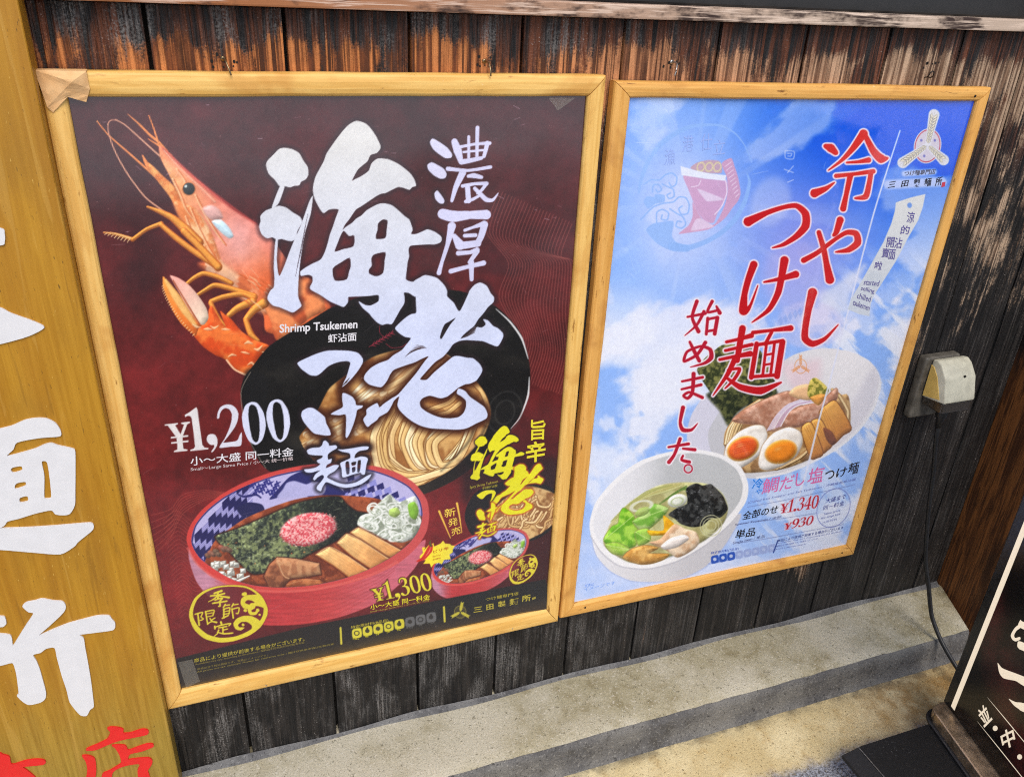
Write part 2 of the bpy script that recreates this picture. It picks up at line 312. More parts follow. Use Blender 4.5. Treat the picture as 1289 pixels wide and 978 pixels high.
    if not lite:
        rn = random.Random(4)
        for k in range(260):
            a = rn.random()*6.28; r = rn.random()**.5
            x, y = c[0] + 36.5*sc*r*math.cos(a), c[1] + 21*sc*r*math.sin(a) - 7*sc*r*math.cos(a)
            sh.stroke([(x, y),(x + rn.uniform(-2,2), y + rn.uniform(-1.4,1.4))], [.8], rn.choice([(246,190,186),(228,96,104),(196,60,72),(250,210,205)]), .4, .9, False)
    # leek
    ok = F([(1000,225),(1050,185),(1100,225),(1180,195),(1200,260),(1212,330),(1190,400),(1120,435),(1050,425),(960,402),(885,345),(900,300),(950,280)])
    sh.poly(ok, speck((150,158,140),(226,232,222), 6*sc, 9), 1.1)
    rn = random.Random(7)
    for k in range(26):
        x, y = rn.uniform(925,1180), rn.uniform(235,410)
        p = F([(x,y)])[0]
        sh.ell(p, rn.uniform(5,11)*sc, rn.uniform(3,6)*sc, rn.uniform(-50,30), (240,243,236), .6, .95, ring=1.6*sc)
        sh.ell((p[0]+1.2*sc,p[1]+1.4*sc), rn.uniform(4,9)*sc, rn.uniform(3,5)*sc, rn.uniform(-50,30), (136,150,120), .6, .5, ring=.9*sc)
    sh.poly(F([(1145,240),(1180,225),(1200,270),(1185,315),(1155,300)]), (140,190,66), 1); sh.poly(F([(1050,265),(1090,255),(1105,285),(1080,305),(1050,295)]), (178,205,110), 1)
    # bamboo shoots and meat
    for q, b in (([(850,385),(890,360),(960,395),(1110,478),(1085,505),(1035,522),(930,450)], 0),([(780,440),(830,392),(900,425),(1045,520),(1000,560),(955,572),(860,510)], 1),([(670,500),(740,460),(830,505),(940,580),(890,610),(845,618),(760,555)], 2)):
        P = F(q); g_ = grad((255,214,146), (226,158,92), P[0], P[4]); sh.poly(P, lambda U, V, g_=g_: g_(U, V)*(.88 + .22*fbm(U, V, 9*sc, 5, 3)[..., None]), .8, glow=(4.2*sc, (96,38,18)), curve=False); sh.stroke([P[0], P[1], P[2], P[3]], [1.5*sc], (252,214,158), .8, .7)
        sh.stroke([P[0], P[6], P[5]], [1.6*sc], (176,104,52), .9, .8)
        for k in range(4):
            t = .2 + .2*k
            sh.stroke([tuple(np.array(P[0])*(1-t) + np.array(P[1])*t), tuple(np.array(P[5])*(1-t) + np.array(P[3])*t)], [.6*sc], (200,132,72), .7, .3, False)
    sh.poly(F([(520,650),(560,628),(650,625),(705,640),(690,668),(530,680)]), speck((150,82,46),(186,116,70), 6*sc, 6), .8)
    sh.poly(F([(402,612),(430,552),(470,515),(560,522),(688,545),(698,603),(610,618),(535,627),(488,682),(430,676)]), speck((128,76,50),(170,108,72), 7*sc, 12), .8, glow=(2.5*sc,(84,36,20)), curve=False)
    sh.poly(F([(470,518),(560,524),(686,548),(697,600),(610,614),(532,622),(500,600),(462,540)]), speck((176,118,80),(206,152,108), 6*sc, 2), 1.1, curve=False); sh.stroke(F([(468,520),(500,604),(530,624)]), [1.4*sc], (222,176,132), .8, .8); sh.stroke(F([(470,517),(560,523),(686,547)]), [1.3*sc], (224,178,134), .7, .7); sh.stroke(F([(520,655),(600,634),(690,632)]), [1.2*sc], (206,140,92), .8, .8)
    # onion dice
    for k in range(46):
        x, y = rn.uniform(95,280), rn.uniform(530,640)
        if (x-190)**2/95**2 + (y-588)**2/62**2 > 1: continue
        p = F([(x,y),(x+26,y+rn.uniform(-8,8)),(x+28,y+20),(x+2,y+22)]); g = rn.randint(-26,12)
        sh.poly(p, (226+g,228+g,218+g), .7, curve=False, glow=(1.2*sc,(150,140,128)))
    for k in range(9):
        x, y = 110 + 14*k, 505 - 5*k + rn.uniform(-16,16)
        sh.ell(F([(x,y)])[0], 4.2*sc, 3.2*sc, 20, (128 + rn.randint(-14,40),92,74), .9)
    sh.stroke(F([(265,640),(325,612)]), [4*sc,2*sc], (226,224,216), .6)
    sh.vol = None; sh.clip = save

def paint_left():
    sh = Sheet(LW, LH, [(86.5,120.5),(735.5,122),(688.5,763.5),(228,868)])
    U, V = sh.U, sh.V
    t = np.clip((V - 120) / 700, 0, 1)
    base = mixc((78,30,34), (124,34,32), sm(0, 1, t))
    k = sm(280, 560, V) * (1 - sm(560, 760, U)) * .35
    base = base * (1 - k[..., None]) + rgb(128,36,36) * k[..., None]
    n = fbm(U, V, 60, 21, 5)[..., None]; n2 = fbm(U, V, 9, 4, 3)[..., None]
    sh.img[:] = base * (.56 + .62*n + .26*n2)
    dk = (sm(.5, .75, fbm(U + 30, V*1.3, 70, 9, 4)) * (1 - sm(420, 640, V)))[..., None]
    sh.img[:] = sh.img * (1 - .4*dk) + rgb(50,18,24) * .4*dk
    q = (sm(470, 640, V)*sm(540, 690, U)*.75)[..., None]; sh.img[:] = sh.img*(1 - q) + rgb(46,24,24)*q
    q = (sm(690, 800, V + .22*(U - 460))*.45)[..., None]; sh.img[:] = sh.img*(1 - q) + rgb(58,24,24)*q
    # contour-line ornament
    for i in range(26):
        a = i * 5.2
        sh.stroke([(205 + a*.16, 655 + a*.95),(222 + a*.1, 642 + a),(246, 660 + a*.95),(262 + a*.1, 676 + a*.7),(282, 664 + a*.7)], [1.0], (176,84,70), .6, .42)
    for i in range(24):
        a = i * 4.4
        sh.stroke([(634 + a*.75, 470 + .25*a),(650 + a*.7, 420 + .3*a),(628 + a*.9, 372 + .2*a),(640 + a*.8, 330),(612 + a*.92, 290 + a*.3),(628 + a*.9, 240 + a*.4)], [1.0], (186,110,98), .6, .42)
    for i in range(7):
        sh.stroke([(190,648 + i*9),(215,640 + i*6),(230,622 + i*4),(260,616 + i*2),(300,622)], [.9], (190,100,80), .6, .4)
    # shrimp
    sh.vol = (9, .30)
    OR, OL = (240,150,84), (246,186,120)
    feel = (226,170,140)
    for p, w in (([(15,105),(90,195),(210,300),(345,420),(400,470)],[6,9,13,18]), ([(140,98),(100,100),(82,130),(95,210),(140,320),(210,440),(310,570),(400,640),(480,690)],[5,6,7,8,9]), ([(130,97),(190,130),(280,210),(380,300),(430,340)],[6,7,9,12]),
                 ([(205,63),(270,120),(340,190),(400,240),(450,300)],[4,12,16,18]), ([(335,72),(365,150),(395,245)],[6,8,14]), ([(330,215),(400,260),(470,320)],[4,12,20]), ([(295,315),(330,380),(400,450),(470,530)],[6,30,38,50])):
        sh.stroke(Z6(p), [x/4.892 for x in w], feel if w[0] < 7 and w[-1] < 13 else OR, .6)
    def body(U, V):
        # local frame along the back
        a = (U - 205)*.72 + (V - 190)*.69; b = -(U - 205)*.69 + (V - 190)*.72
        c = mixc((226,120,92), (250,180,120), sm(-14, 16, b))
        c = c*(1 - .75*sm(35, 110, a)[..., None]) + rgb(232,138,118)*.75*sm(35, 110, a)[..., None]
        n = fbm(U*1.0 + V*.4, V, 16, 31, 4)
        c = c + (n[..., None] - .5)*.26
        h = np.exp(-(((U - 300)/26)**2 + ((V - 298)/34)**2))[..., None]
        c = c*(1 - .6*h) + rgb(238,186,190)*.6*h
        k = sm(330, 385, V + .25*U - 60)[..., None]
        return c*(1 - .7*k) + rgb(236,104,44)*.7*k
    sh.poly(Z6([(400,255),(480,320),(560,400),(660,485),(760,570),(850,645),(940,700),(1030,760),(1110,850),(1180,950),(1270,1060),(1400,1180),(1450,1260),(1250,1420),(1060,1400),(1040,1300),(960,1150),(860,1060),(790,1000),(700,950),(610,790),(540,690),(490,600),(515,560),(480,480),(440,400),(405,330)]), body, .9)
    sh.poly(Z6([(330,360),(365,385),(420,440),(490,505),(545,600),(600,700),(660,800),(600,790),(540,700),(480,600),(440,540),(385,470),(345,410)]), speck((226,128,62),(250,178,104), 9, 14), .8)
    sh.poly(Z6([(480,590),(560,610),(640,660),(720,790),(780,960),(830,1060),(740,1000),(640,880),(560,770),(510,680)]), speck((232,140,80),(252,206,154), 10, 24), 2, .9)
    sh.poly(Z6([(640,980),(760,960),(900,1060),(1040,1180),(1060,1290),(960,1250),(820,1120),(700,1040)]), speck((222,120,70),(252,204,164), 11, 34), 4, .85)
    rq = random.Random(21)
    for k in range(46):
        x, y = rq.uniform(600,1050), rq.uniform(640,1200); e = (y - 640)*.75 + 560
        if abs(x - e) < 130: sh.stroke(Z6([(x,y),(x + rq.uniform(10,50), y + rq.uniform(10,60))]), [.5,rq.uniform(.8,1.8),.4], rq.choice([(252,214,176),(214,104,58),(250,190,150)]), .8, .55)
    sh.poly(Z7([(690,430),(740,540),(765,650),(800,670),(900,600),(985,530),(1080,470),(1000,300),(860,260),(760,300)]), speck((196,92,50),(244,150,92), 18, 5), 1.2)
    sh.stroke(Z6([(420,268),(520,365),(640,475),(760,572),(880,660),(1000,740)]), [1.5,3,4,5,4,3], (216,84,76), 1.6, .6)
    sh.stroke(Z6([(430,290),(540,410),(660,520),(740,600)]), [1.5,2.5,3], (248,180,150), .8, .8)
    for p in ([(505,400),(555,470),(540,520)],[(480,460),(520,540),(560,640),(620,720)],[(620,560),(660,640),(730,760),(800,860)],[(590,640),(640,760),(700,880),(750,960)],[(560,690),(600,790),(680,900)]):
        sh.stroke(Z6(p), [2.2,3.4,1.6], (252,206,158), .9, .7); sh.stroke([(x+2.2,y+1.2) for x, y in Z6(p)], [1.6], (205,102,52), .8, .7)
    sh.poly(Z6([(665,640),(720,620),(770,650),(790,700),(730,715),(690,690)]), (226,178,170), 2)
    sh.poly(Z6([(722,722),(780,712),(830,760),(855,810),(830,825),(780,790)]), (214,240,250), 1.4)
    sh.ell(Z6([(580,520)])[0], 8.4, 8.4, 0, (206,120,62), 1.2); sh.ell(Z6([(580,520)])[0], 7.4, 7.6, 0, (50,56,56), .8); sh.ell(Z6([(562,505)])[0], 1.7, 1.7, 0, (215,225,220), .8)
    legc, legd = (243,166,74), (206,112,40)
    def leg(f, p, w, c=legc):
        sh.stroke(f(p), [x/4.89 + .8 for x in w], legd, .7); sh.stroke([(x-.5,y-.7) for x, y in f(p)], [x/4.89*.72 for x in w], c, .9)
    leg(Z6, [(325,632),(400,660),(480,700),(560,770),(640,850)], [8,26,40,60,60])
    leg(Z6, [(55,790),(130,800),(235,832)], [5,14,22], (238,190,120)); leg(Z6, [(235,832),(320,770),(410,735)], [22,20,26]); leg(Z6, [(410,742),(500,820),(620,910),(740,985)], [26,34,34,40]); leg(Z6, [(550,780),(640,870),(760,1000)], [40,40,50])
    for k in range(8): sh.stroke(Z6([(75 + 20*k, 792 + 5*k),(60 + 20*k, 800 + 7*k)]), [.8], (244,210,160), .5)
    leg(Z7, [(215,330),(270,285),(330,258),(420,280),(500,318)], [16,22,26,26,26]); leg(Z7, [(290,392),(340,360),(400,330),(500,352),(640,400)], [16,22,28,30,40])
    leg(Z7, [(375,430),(450,402),(560,385),(640,410)], [26,28,30,30]); leg(Z7, [(372,440),(410,520),(462,582)], [26,30,12])
    leg(Z7, [(485,515),(540,470),(630,430)], [30,40,50]); leg(Z7, [(590,540),(640,480),(700,440)], [34,46,60]); leg(Z7, [(590,550),(620,630),(668,672)], [30,36,14])
    sh.poly(Z7([(430,490),(460,510),(500,540),(560,610),(640,665),(730,700),(690,750),(655,805),(603,887),(530,850),(468,790),(400,760),(330,712),(278,655),(262,620),(290,585),(350,550),(360,480),(380,455),(420,525),(465,590)]), speck((222,84,30),(244,128,58), 15, 8), .8)
    sh.poly(Z7([(78,275),(108,305),(165,370),(230,450),(290,535),(318,575),(300,590),(280,640),(265,632),(200,580),(150,510),(112,430),(80,350),(76,320)]), grad((243,158,70),(236,120,48), Z7([(100,320)])[0], Z7([(290,600)])[0]), .8)
    sh.stroke(Z7([(95,300),(150,390),(215,490),(280,580)]), [3,9,9,4], (250,206,130), 1.6, .85)
    sh.poly(Z7([(122,270),(180,288),(245,335),(300,400),(345,470),(358,530),(332,572),(298,565),(250,500),(190,400),(140,310)]), grad((244,176,160),(246,226,200), Z7([(150,290)])[0], Z7([(320,550)])[0]), .8)
    sh.stroke(Z7([(140,300),(200,400),(260,500),(305,572)]), [1.2,1.8,2.2], (176,84,44), .7, .9)
    for k in range(22):
        t = k / 21.; x = 80 + 190*t**1.5; y = 330 + 300*t
        sh.stroke(Z7([(x,y),(x-9,y+8)]), [.9], (250,200,140), .5)
    rn = random.Random(11)
    for x, y, w in ((330,600,4),(370,580,3),(440,600,3),(580,690,4),(560,740,3),(480,770,3),(600,820,3),(640,720,4),(260,570,3),(690,740,3)):
        sh.stroke(Z7([(x,y),(x+24,y+rn.uniform(-16,16)),(x+50,y+rn.uniform(-20,20))]), [1,w,1], (255,214,170), 1.0, .8)
    sh.stroke(Z7([(470,790),(520,848),(603,888)]), [2.2], (250,200,160), .8)
    for k in range(12):
        x, y = 545 + (k*53) % 200, 260 + (k*37) % 170
        sh.stroke(Z7([(x,y),(x+40,y+20+k),(x+70,y+60)]), [1,2.6,1], (250,206,160) if k % 2 else (206,96,44), 1, .6)
    sh.vol = None
    # black plate of noodles
    plate = T(300, 340, 3.392, [(18,560),(14,500),(30,450),(60,410),(140,315),(290,222),(410,150),(560,100),(760,75),(950,85),(1100,150),(1200,255),(1240,375),(1246,480),(1200,620),(1100,755),(1000,840),(900,905),(760,960),(560,950),(300,900),(130,850),(60,750)])
    def plc(U, V):
        c = mixc((14,13,13), (46,43,38), sm(.40, .90, fbm(U, V*1.6, 42, 3, 4)))
        e = sm(560, 600, V)[..., None]*sm(300,420,U)[..., None]
        return c*(1 - .3*e) + rgb(84,66,46)*.3*e
    sh.poly(plate, plc, .8)
    sh.poly(T(300, 340, 3.392, [(30,440),(70,420),(130,470),(120,640),(80,700),(40,640)]), (22,22,24), 5, .8)
    sh.stroke(T(300, 340, 3.392, [(55,430),(14,520),(40,700),(120,840)]), [1], (150,140,126), .6, .8)
    sh.stroke(T(300, 340, 3.392, [(1100,160),(1160,215),(1210,285),(1238,372)]), [.6,2.2,2.6,.8], (226,226,226), .7); sh.stroke(T(300, 340, 3.392, [(1243,450),(1238,530),(1205,620),(1165,670)]), [.8,2.6,1.6,.5], (220,222,222), .7)
    for r in (40, 70): sh.ell(T(300, 340, 3.392, [(1140,600)])[0], r/3.392, r*1.3/3.392, 20, (92,92,88), 1.4, .45, ring=1.4)
    nreg = T(300, 340, 3.392, [(268,720),(275,690),(320,640),(350,580),(385,510),(420,475),(500,420),(580,365),(700,335),(880,350),(1000,450),(1060,530),(1080,610),(1050,700),(985,780),(900,850),(800,905),(700,925),(560,900),(420,860),(330,810)])
    sl, d = sh.dist([spline(nreg)], 3); clip = np.zeros(U.shape); clip[sl] = 1 - sm(-1, 1.5, d)
    sh.clip = clip
    sh.put(sl, np.ones(U[sl].shape), speck((168,112,58),(222,176,110), 16, 3))
    nd = lambda p: T(300, 340, 3.392, p)
    rn = random.Random(3)
    for k in range(64):
        t = k / 63.; x, y = 250 + 420*t + rn.uniform(-30,30), 760 - 210*t + rn.uniform(-60,60); L = rn.uniform(260,430); j = lambda: rn.uniform(-14,14)
        strands(sh, [nd([(x, y),(x + .28*L + j(), y - .17*L + j()),(x + .6*L + j(), y - .44*L + j()),(x + .95*L, y - .80*L + j())])], rn.uniform(5.5,7.5), rn.choice([(250,226,180),(240,208,152),(252,236,200),(234,196,138)]), (176,124,72), 1.4)
    for k in range(11):
        x = rn.uniform(560,760); j = lambda: rn.uniform(-12,12)
        strands(sh, [nd([(x + 60, 600 + j()),(x + j(), 690 + j()),(x + 10 + j(), 800 + j()),(x + 60 + j(), 900 + j())])], rn.uniform(6.0,7.2), rn.choice([(246,216,160),(236,200,138),(250,230,182)]), (136,84,38), .7)
    for k in range(19):
        a = k*9.6; yy = rn.uniform(-16,16); j = lambda: rn.uniform(-13,13)
        if k % 2: P = [(700 - a*.45 + j(),590 + yy),(640 - a*.3 + j(),690 + a*.1),(648 - a*.22 + j(),790 + a*.34),(730 + j(),846 + a*.36 + j()),(850 + j(),850 + a*.12 + yy),(950 + j(),790 + a*.2)]
        else: P = [(720 + a*1.3 + j(),640 + j()),(700 + a*.85 + j(),730),(755 + a*.6 + j(),826 + j()),(860 + a*.5,846 - a*.25 + j()),(955 + a*.3 + j(),740 - a*.45),(1010 + j(),640 - a*.2)]
        strands(sh, [nd(P)], rn.uniform(6.4,7.6), rn.choice([(248,220,164),(240,206,142),(252,232,186),(232,194,126)]), (128,78,34), .7)
    strands(sh, [nd([(990,460),(1040,510),(1066,580),(1062,650)]), nd([(940,520),(900,560),(820,590),(780,620)]), nd([(950,560),(900,600),(860,610)])], 5, (236,196,128), (130,76,36))
    sh.clip = None
    for p in (nd([(1040,560),(990,720),(870,850)]), nd([(1075,620),(1010,760),(900,868)])): sh.stroke(p, [5,2], (40,36,32), 2.4, .55)
    # dark halo round the brush lettering (brown over the noodles)
    allp = UMI + ROU + TSU + KE + MEN
    for sh_, hs in allp:
        loops = [spline(sh_, n=3)] + [spline(h, n=3) for h in hs]
        sl, d = sh.dist(loops, 14)
        over = clip[sl]
        sh.put(sl, (1 - sm(-1, 13, d)) * over, (66,28,14), 1.)
        sh.put(sl, (1 - sm(0, 8, d)) * (1 - over), (44,28,38), .6)
    for p in NDOT:
        sl, d = sh.dist([spline(p)], 8); sh.put(sl, 1 - sm(0, 7, d), (44,28,38), .5)
    # wheat mark
    wf = lambda p: Z2(p)
    sh.stroke(wf([(100,440),(160,405),(250,350)]), [1], (132,40,56), .5)
    for k in range(7):
        x, y = 120 + 19*k, 430 - 12*k
        sh.stroke(wf([(x,y),(x+14,y-22)]), [1.6,.6], (138,44,60), .5); sh.stroke(wf([(x,y),(x+24,y+6)]), [1.6,.6], (138,44,60), .5)
    sh.stroke(wf([(165,310),(165,350),(185,375)]), [.8], (132,40,56), .5); sh.stroke(wf([(205,420),(240,445),(300,440),(330,420)]), [.8], (132,40,56), .5)
    ramen(sh, lambda p: Z8(p), 1.0)
    sl, d = sh.dist([spline(MEN[0][0])], 9); sh.put(sl, (1 - sm(0, 7, d)), (34,30,40), .75)
    sl, d = sh.dist([spline(MEN[1][0])], 9); sh.put(sl, (1 - sm(0, 7, d)), (34,30,40), .75)
    # second (spicy) dish, lower right
    sp = T(580, 525, 6.117, [(60,660),(110,580),(200,520),(350,480),(480,470),(600,490),(735,560),(735,800),(640,900),(480,960),(280,960),(100,900),(45,800),(40,730)])
    sh.poly(T(580, 525, 6.117, [(0,330),(110,400),(300,330),(560,300),(735,330),(735,600),(560,520),(300,480),(130,560),(40,640)]), (44,26,26), 8, .75)
    sh.poly(sp, (34,31,30), .8)
    nz = lambda p: T(580, 525, 6.117, p)
    nr2 = nz([(200,760),(280,680),(380,590),(500,520),(600,530),(735,590),(735,770),(640,870),(520,930),(420,920),(280,850)])
    sl, d = sh.dist([spline(nr2)], 3); c2 = np.zeros(U.shape); c2[sl] = 1 - sm(-1, 1.5, d); sh.clip = c2
    sh.put(sl, np.ones(U[sl].shape), speck((150,104,60),(222,186,128), 9, 3))
    for k in range(44):
        x = rn.uniform(230,700); y = rn.uniform(560,820); s = rn.uniform(50,120)
        strands(sh, [nz([(x,y+s),(x+s*.35,y+s*.5),(x+s*.45,y),(x+s*.9,y-s*.3)])] if k % 3 else [nz([(x-40,y),(x-20,y+s*.8),(x+s*.6,y+s*.9),(x+s*1.1,y+s*.2)])], 2.2, rn.choice([(234,206,152),(226,192,136),(214,176,116)]), (146,98,56))
    sh.clip = None
    fu = affine(Z1([(165,255),(925,605),(150,950)]), nz([(162,175),(495,270),(115,470)])); fr = affine(Z2([(440,0),(920,370),(560,945)]), nz([(455,350),(640,470),(430,735)]))
    ft = affine(Z3([(28,130),(450,100),(318,285)]), nz([(130,590),(275,565),(235,640)])); fk = affine(Z3([(450,405),(52,470),(345,615)]), nz([(290,680),(128,725),(235,785)])); fm = affine(Z3([(72,820),(490,672),(165,955)]), nz([(120,880),(285,795),(150,925)]))
    f2 = affine([(0,430),(1255,290),(480,698)], T(525, 640, 7.366, [(150,545),(1042,325),(430,700)]))
    ramen(sh, f2, .42, True)
    Y = (232,226,36)
    for shp, f, g in ((UMI, fu, (40,24,26)), (ROU, fr, (196,84,28)), (TSU, ft, (40,24,26)), (KE, fk, (196,84,28)), (MEN, fm, (176,74,28))):
        for o, hs in xf(shp, f):
            sl, d = sh.dist([spline(o, n=3)], 4); sh.put(sl, 1 - sm(0, 3, d), g, .8)
        for o, hs in xf(shp, f): sh.poly(o, Y, .5, holes=hs)
    # white brush lettering
    W = grad((226,226,224), (214,222,248), (450,180), (440,420))  # skylight's blue on the lower letters is put into the ink
    for o, hs in UMI + ROU + TSU + KE + MEN: sh.poly(o, W, .55, holes=hs)
    for p in NDOT: sh.poly(p, (220,220,244), .55)
    for p, w in NOU + ATSU: sh.stroke(Z4(p), [x/4.89*1.22 + .5 for x in w], (216,216,244), .55)
    # dry-brush gaps
    for k in range(9):
        a = k*9
        sh.stroke(Z2([(322 + a*.9, 500 - a),(352 + a*1.1, 476 - a*.55),(395 + a*.8, 452 - a*.05)]), [.2,1.0,.2], (58,34,30), .5, .9)
        sh.stroke(Z2([(665 + a*.9, 386 - a*.8),(700 + a*.8, 374 - a*.8),(748 + a*.2, 352 - a*.6)]), [.9,1.1,.2], (52,36,36), .5, .85)
    for k in range(4): sh.stroke(Z1([(268 - 11*k, 480 + 60*k),(250 - 10*k, 570 + 50*k),(240 - 11*k, 640 + 50*k)]), [.2,.8,.2], (60,40,50), .5, .9)
    for k in range(6): sh.stroke(Z3([(318 + 6*k, 280 - 5*k),(340 + 5*k, 250 - 5*k)]), [.5], (60,40,30), .4, .8)
    # prices
    price(sh, 'Y', *Z5([(45,195),(275,170),(75,565)]), (226,222,220))
    f = affine([(0,0),(50,0),(0,100)], Z5([(232,158),(400,140),(288,550)]))
    for o, hs in DIG['1'][0]: sh.poly(Z5([(340,150),(352,170),(395,490),(415,515),(450,520),(450,530),(288,548),(288,535),(318,525),(330,505),(300,250),(285,230),(265,228),(240,240),(236,220),(280,195)]), (226,222,222), .5, curve=False)
    sh.poly(Z5([(475,392),(510,400),(532,440),(530,490),(510,530),(485,558),(478,548),(500,515),(502,492),(470,490),(442,465),(436,430),(448,402)]), (224,222,226), .5)
    sh.poly(Z5([(530,250),(535,200),(560,150),(610,125),(660,130),(700,160),(722,210),(715,270),(690,330),(640,400),(600,450),(590,470),(680,460),(715,445),(735,400),(752,380),(745,495),(650,507),(555,518),(560,490),(600,430),(640,340),(660,270),(662,210),(640,170),(605,158),(575,175),(555,210),(548,248)]), (222,222,234), .5)
    for dx, dy in ((0,0),(220,-24)):
        q = lambda L: Z5([(a+dx,b+dy) for a, b in L])
        sh.poly(q([(840,102),(895,115),(950,200),(970,320),(940,440),(880,490),(815,450),(768,340),(755,230),(785,135)]), (218,222,244), .5, holes=[q([(845,125),(885,150),(908,240),(915,350),(905,440),(882,468),(850,440),(828,350),(812,240),(818,150)])])
    # spicy price (yellow)
    g2 = lambda p: T(430, 700, 4.958, p)
    price(sh, 'Y1,300', *g2([(178,170),(556,92),(206,282)]), (226,214,58), kern=-1, glow=(2,(80,30,24)))
    # bottom band
    band = [(222,830),(382,789.5),(540,757),(688,727),(700,770),(700,790),(222,890)]
    sh.poly(band, grad((40,34,28),(34,34,32), (300,800), (600,770)), .8, curve=False)
    sh.poly([(222,868),(240,858),(420,818),(560,784),(690,752),(700,800),(222,900)], (96,72,48), 9, .45, curve=False)
    YB = (206,194,66)
    for x, y0, y1 in ((430,790,810),(560.5,763,781)): sh.stroke([(x,y0),(x+1,y1)], [2.6], YB, .5)
    for k in range(8):
        c = (450.5 + 13.4*k, 796.5 - 2.95*k); col = (214,204,60) if k < 5 else (104,104,104)
        e = [(-5.4,-4.2),(5.0,-6.2),(6,4.4),(-4.6,6.4)]
        sh.poly([(c[0]+a, c[1]+b) for a, b in e], col, .7)
        sh.ell(c, 3.0, 2.7, 0, (50,46,40), .5, .9, ring=1.1) if k % 3 == 0 else sh.ell(c, 2.8, 2.6, 0, (50,46,40), .6, .9)
        if k % 3 == 1: sh.ell((c[0],c[1]-3), 1.2, 1.4, 0, (50,46,40), .5)
    # wheat emblem
    def emblem(c, s, col, ring, back=None):
        if back: sh.ell(c, 8*s, 9*s, 0, back, .6)
        sh.ell(c, 7.2*s, 7.6*s, 0, ring, .5, 1, ring=1.0*s)
        for a in (-78, 28, 150):
            r = math.radians(a); d = np.array([math.cos(r), math.sin(r)]); n = np.array([-d[1], d[0]])
            for k in range(6):
                o = np.array(c) + d*s*(2 + 1.7*k)
                for sg in (-1, 1): sh.stroke([tuple(o), tuple(o + s*(d*2.4 + n*sg*1.7))], [1.9*s,.7*s], col, .5)
    emblem((581,769), 1.0, (196,186,62), (120,112,50), (70,64,44))
    # limited-season seals
    def seal(f):
        Yl = (224,210,60)
        ring = []
        oc = [(620,68),(820,72),(960,120),(1080,220),(1150,360),(1150,480),(1060,640),(900,755),(700,830),(500,850),(300,800),(160,680),(90,520),(95,400),(160,250),(280,150),(440,90)]
        ic = [(620,85),(820,95),(940,140),(1050,235),(1100,360),(1090,480),(1010,610),(860,710),(700,770),(500,785),(330,735),(210,630),(145,510),(145,400),(195,270),(300,175),(450,110)]
        sh.poly(f(oc), (96,30,32), 2.5, .75)
        sh.poly(f(oc), Yl, .5, holes=[f(ic)])
        for p, w in (([(830,190),(850,185)],[50]),([(850,410),(856,412)],[42]),([(1045,468),(1050,470)],[28]),([(820,605),(825,610)],[34]),([(1020,405),(1024,408)],[44])): sh.stroke(f(p), [w[0]/10.74*fs], Yl, .5)
        k = fs/10.74
        sh.poly(f([(1030,200),(1120,300),(1160,420),(1090,370),(1000,350),(920,400),(900,440),(910,400),(830,380),(790,320),(800,250),(860,205),(950,195)]), Yl, .5, holes=[f([(850,300),(880,270),(940,275),(980,305),(930,310),(910,330),(870,320)])])
        sh.stroke(f([(960,360),(910,400),(930,450),(990,450),(1020,410)]), [60*k,50*k,46*k,40*k,30*k], Yl, .5)
        sh.poly(f([(690,590),(740,520),(830,485),(930,485),(1010,520),(1050,550),(1090,560),(1000,690),(870,770),(930,690),(940,620),(880,570),(800,570),(755,610),(770,640),(810,640),(840,650),(790,685),(720,665)]), Yl, .5)
        S = lambda L: [sh.stroke(f(p), [x*k for x in w], Yl, .5) for p, w in L]
        S([([(430,180),(530,145)],[24,30]),([(380,215),(490,200),(570,180)],[22]),([(480,160),(480,250)],[26]),([(470,215),(420,260),(350,295)],[24,10]),([(490,215),(560,225),(630,235)],[20,28]),([(440,270),(500,250),(540,245)],[20]),([(540,250),(500,290)],[20]),([(410,315),(500,300),(600,285)],[22]),([(505,290),(510,350),(490,355)],[24,20])])
        S([([(580,330),(555,370)],[20]),([(570,345),(640,335)],[16]),([(690,320),(670,360)],[20]),([(690,335),(755,325)],[16]),([(560,390),(560,510)],[24]),([(560,395),(640,375),(630,460)],[18]),([(560,430),(630,415)],[14]),([(565,465),(635,450)],[16]),([(540,520),(620,480)],[20]),([(670,390),(690,515)],[22]),([(670,395),(765,375),(755,450),(730,450)],[18])])
        S([([(205,460),(225,615)],[24]),([(170,465),(270,440),(250,500),(280,530),(240,550)],[18]),([(310,430),(340,600)],[22]),([(310,430),(425,410),(410,480)],[18]),([(325,460),(405,445)],[14]),([(330,500),(410,485)],[14]),([(345,590),(400,560)],[18]),([(370,520),(400,560),(460,575)],[16,26]),([(440,515),(390,545)],[16])])
        S([([(520,570),(530,600)],[26]),([(435,630),(440,660)],[24]),([(440,640),(540,610),(650,590),(630,620)],[18]),([(490,650),(600,630)],[18]),([(545,650),(550,715)],[20]),([(550,680),(610,665)],[16]),([(490,680),(470,730),(430,765)],[22,12]),([(470,710),(560,730),(680,720)],[14,22,20])])
    fs = 1.0; seal(lambda p: T(230, 730, 10.74, p))
    fs = .5
    seal(affine([(90,480),(1160,420),(600,850)], T(525, 640, 7.366, [(865,590),(1128,505),(975,682)])))
    # burst, chilli, ribbon bars
    bz = lambda p: T(530, 630, 10.87, p)
    sh.poly(bz([(30,625),(75,620),(60,660),(120,590),(185,565),(195,610),(280,570),(318,530),(345,570),(410,575),(430,595),(480,600),(450,650),(450,690),(405,720),(420,785),(330,795),(300,855),(260,835),(195,850),(155,900),(135,845),(45,850),(80,800),(0,790),(0,740),(40,700)]), grad((246,226,50),(236,220,70), bz([(100,700)])[0], bz([(420,700)])[0]), .6, curve=False)
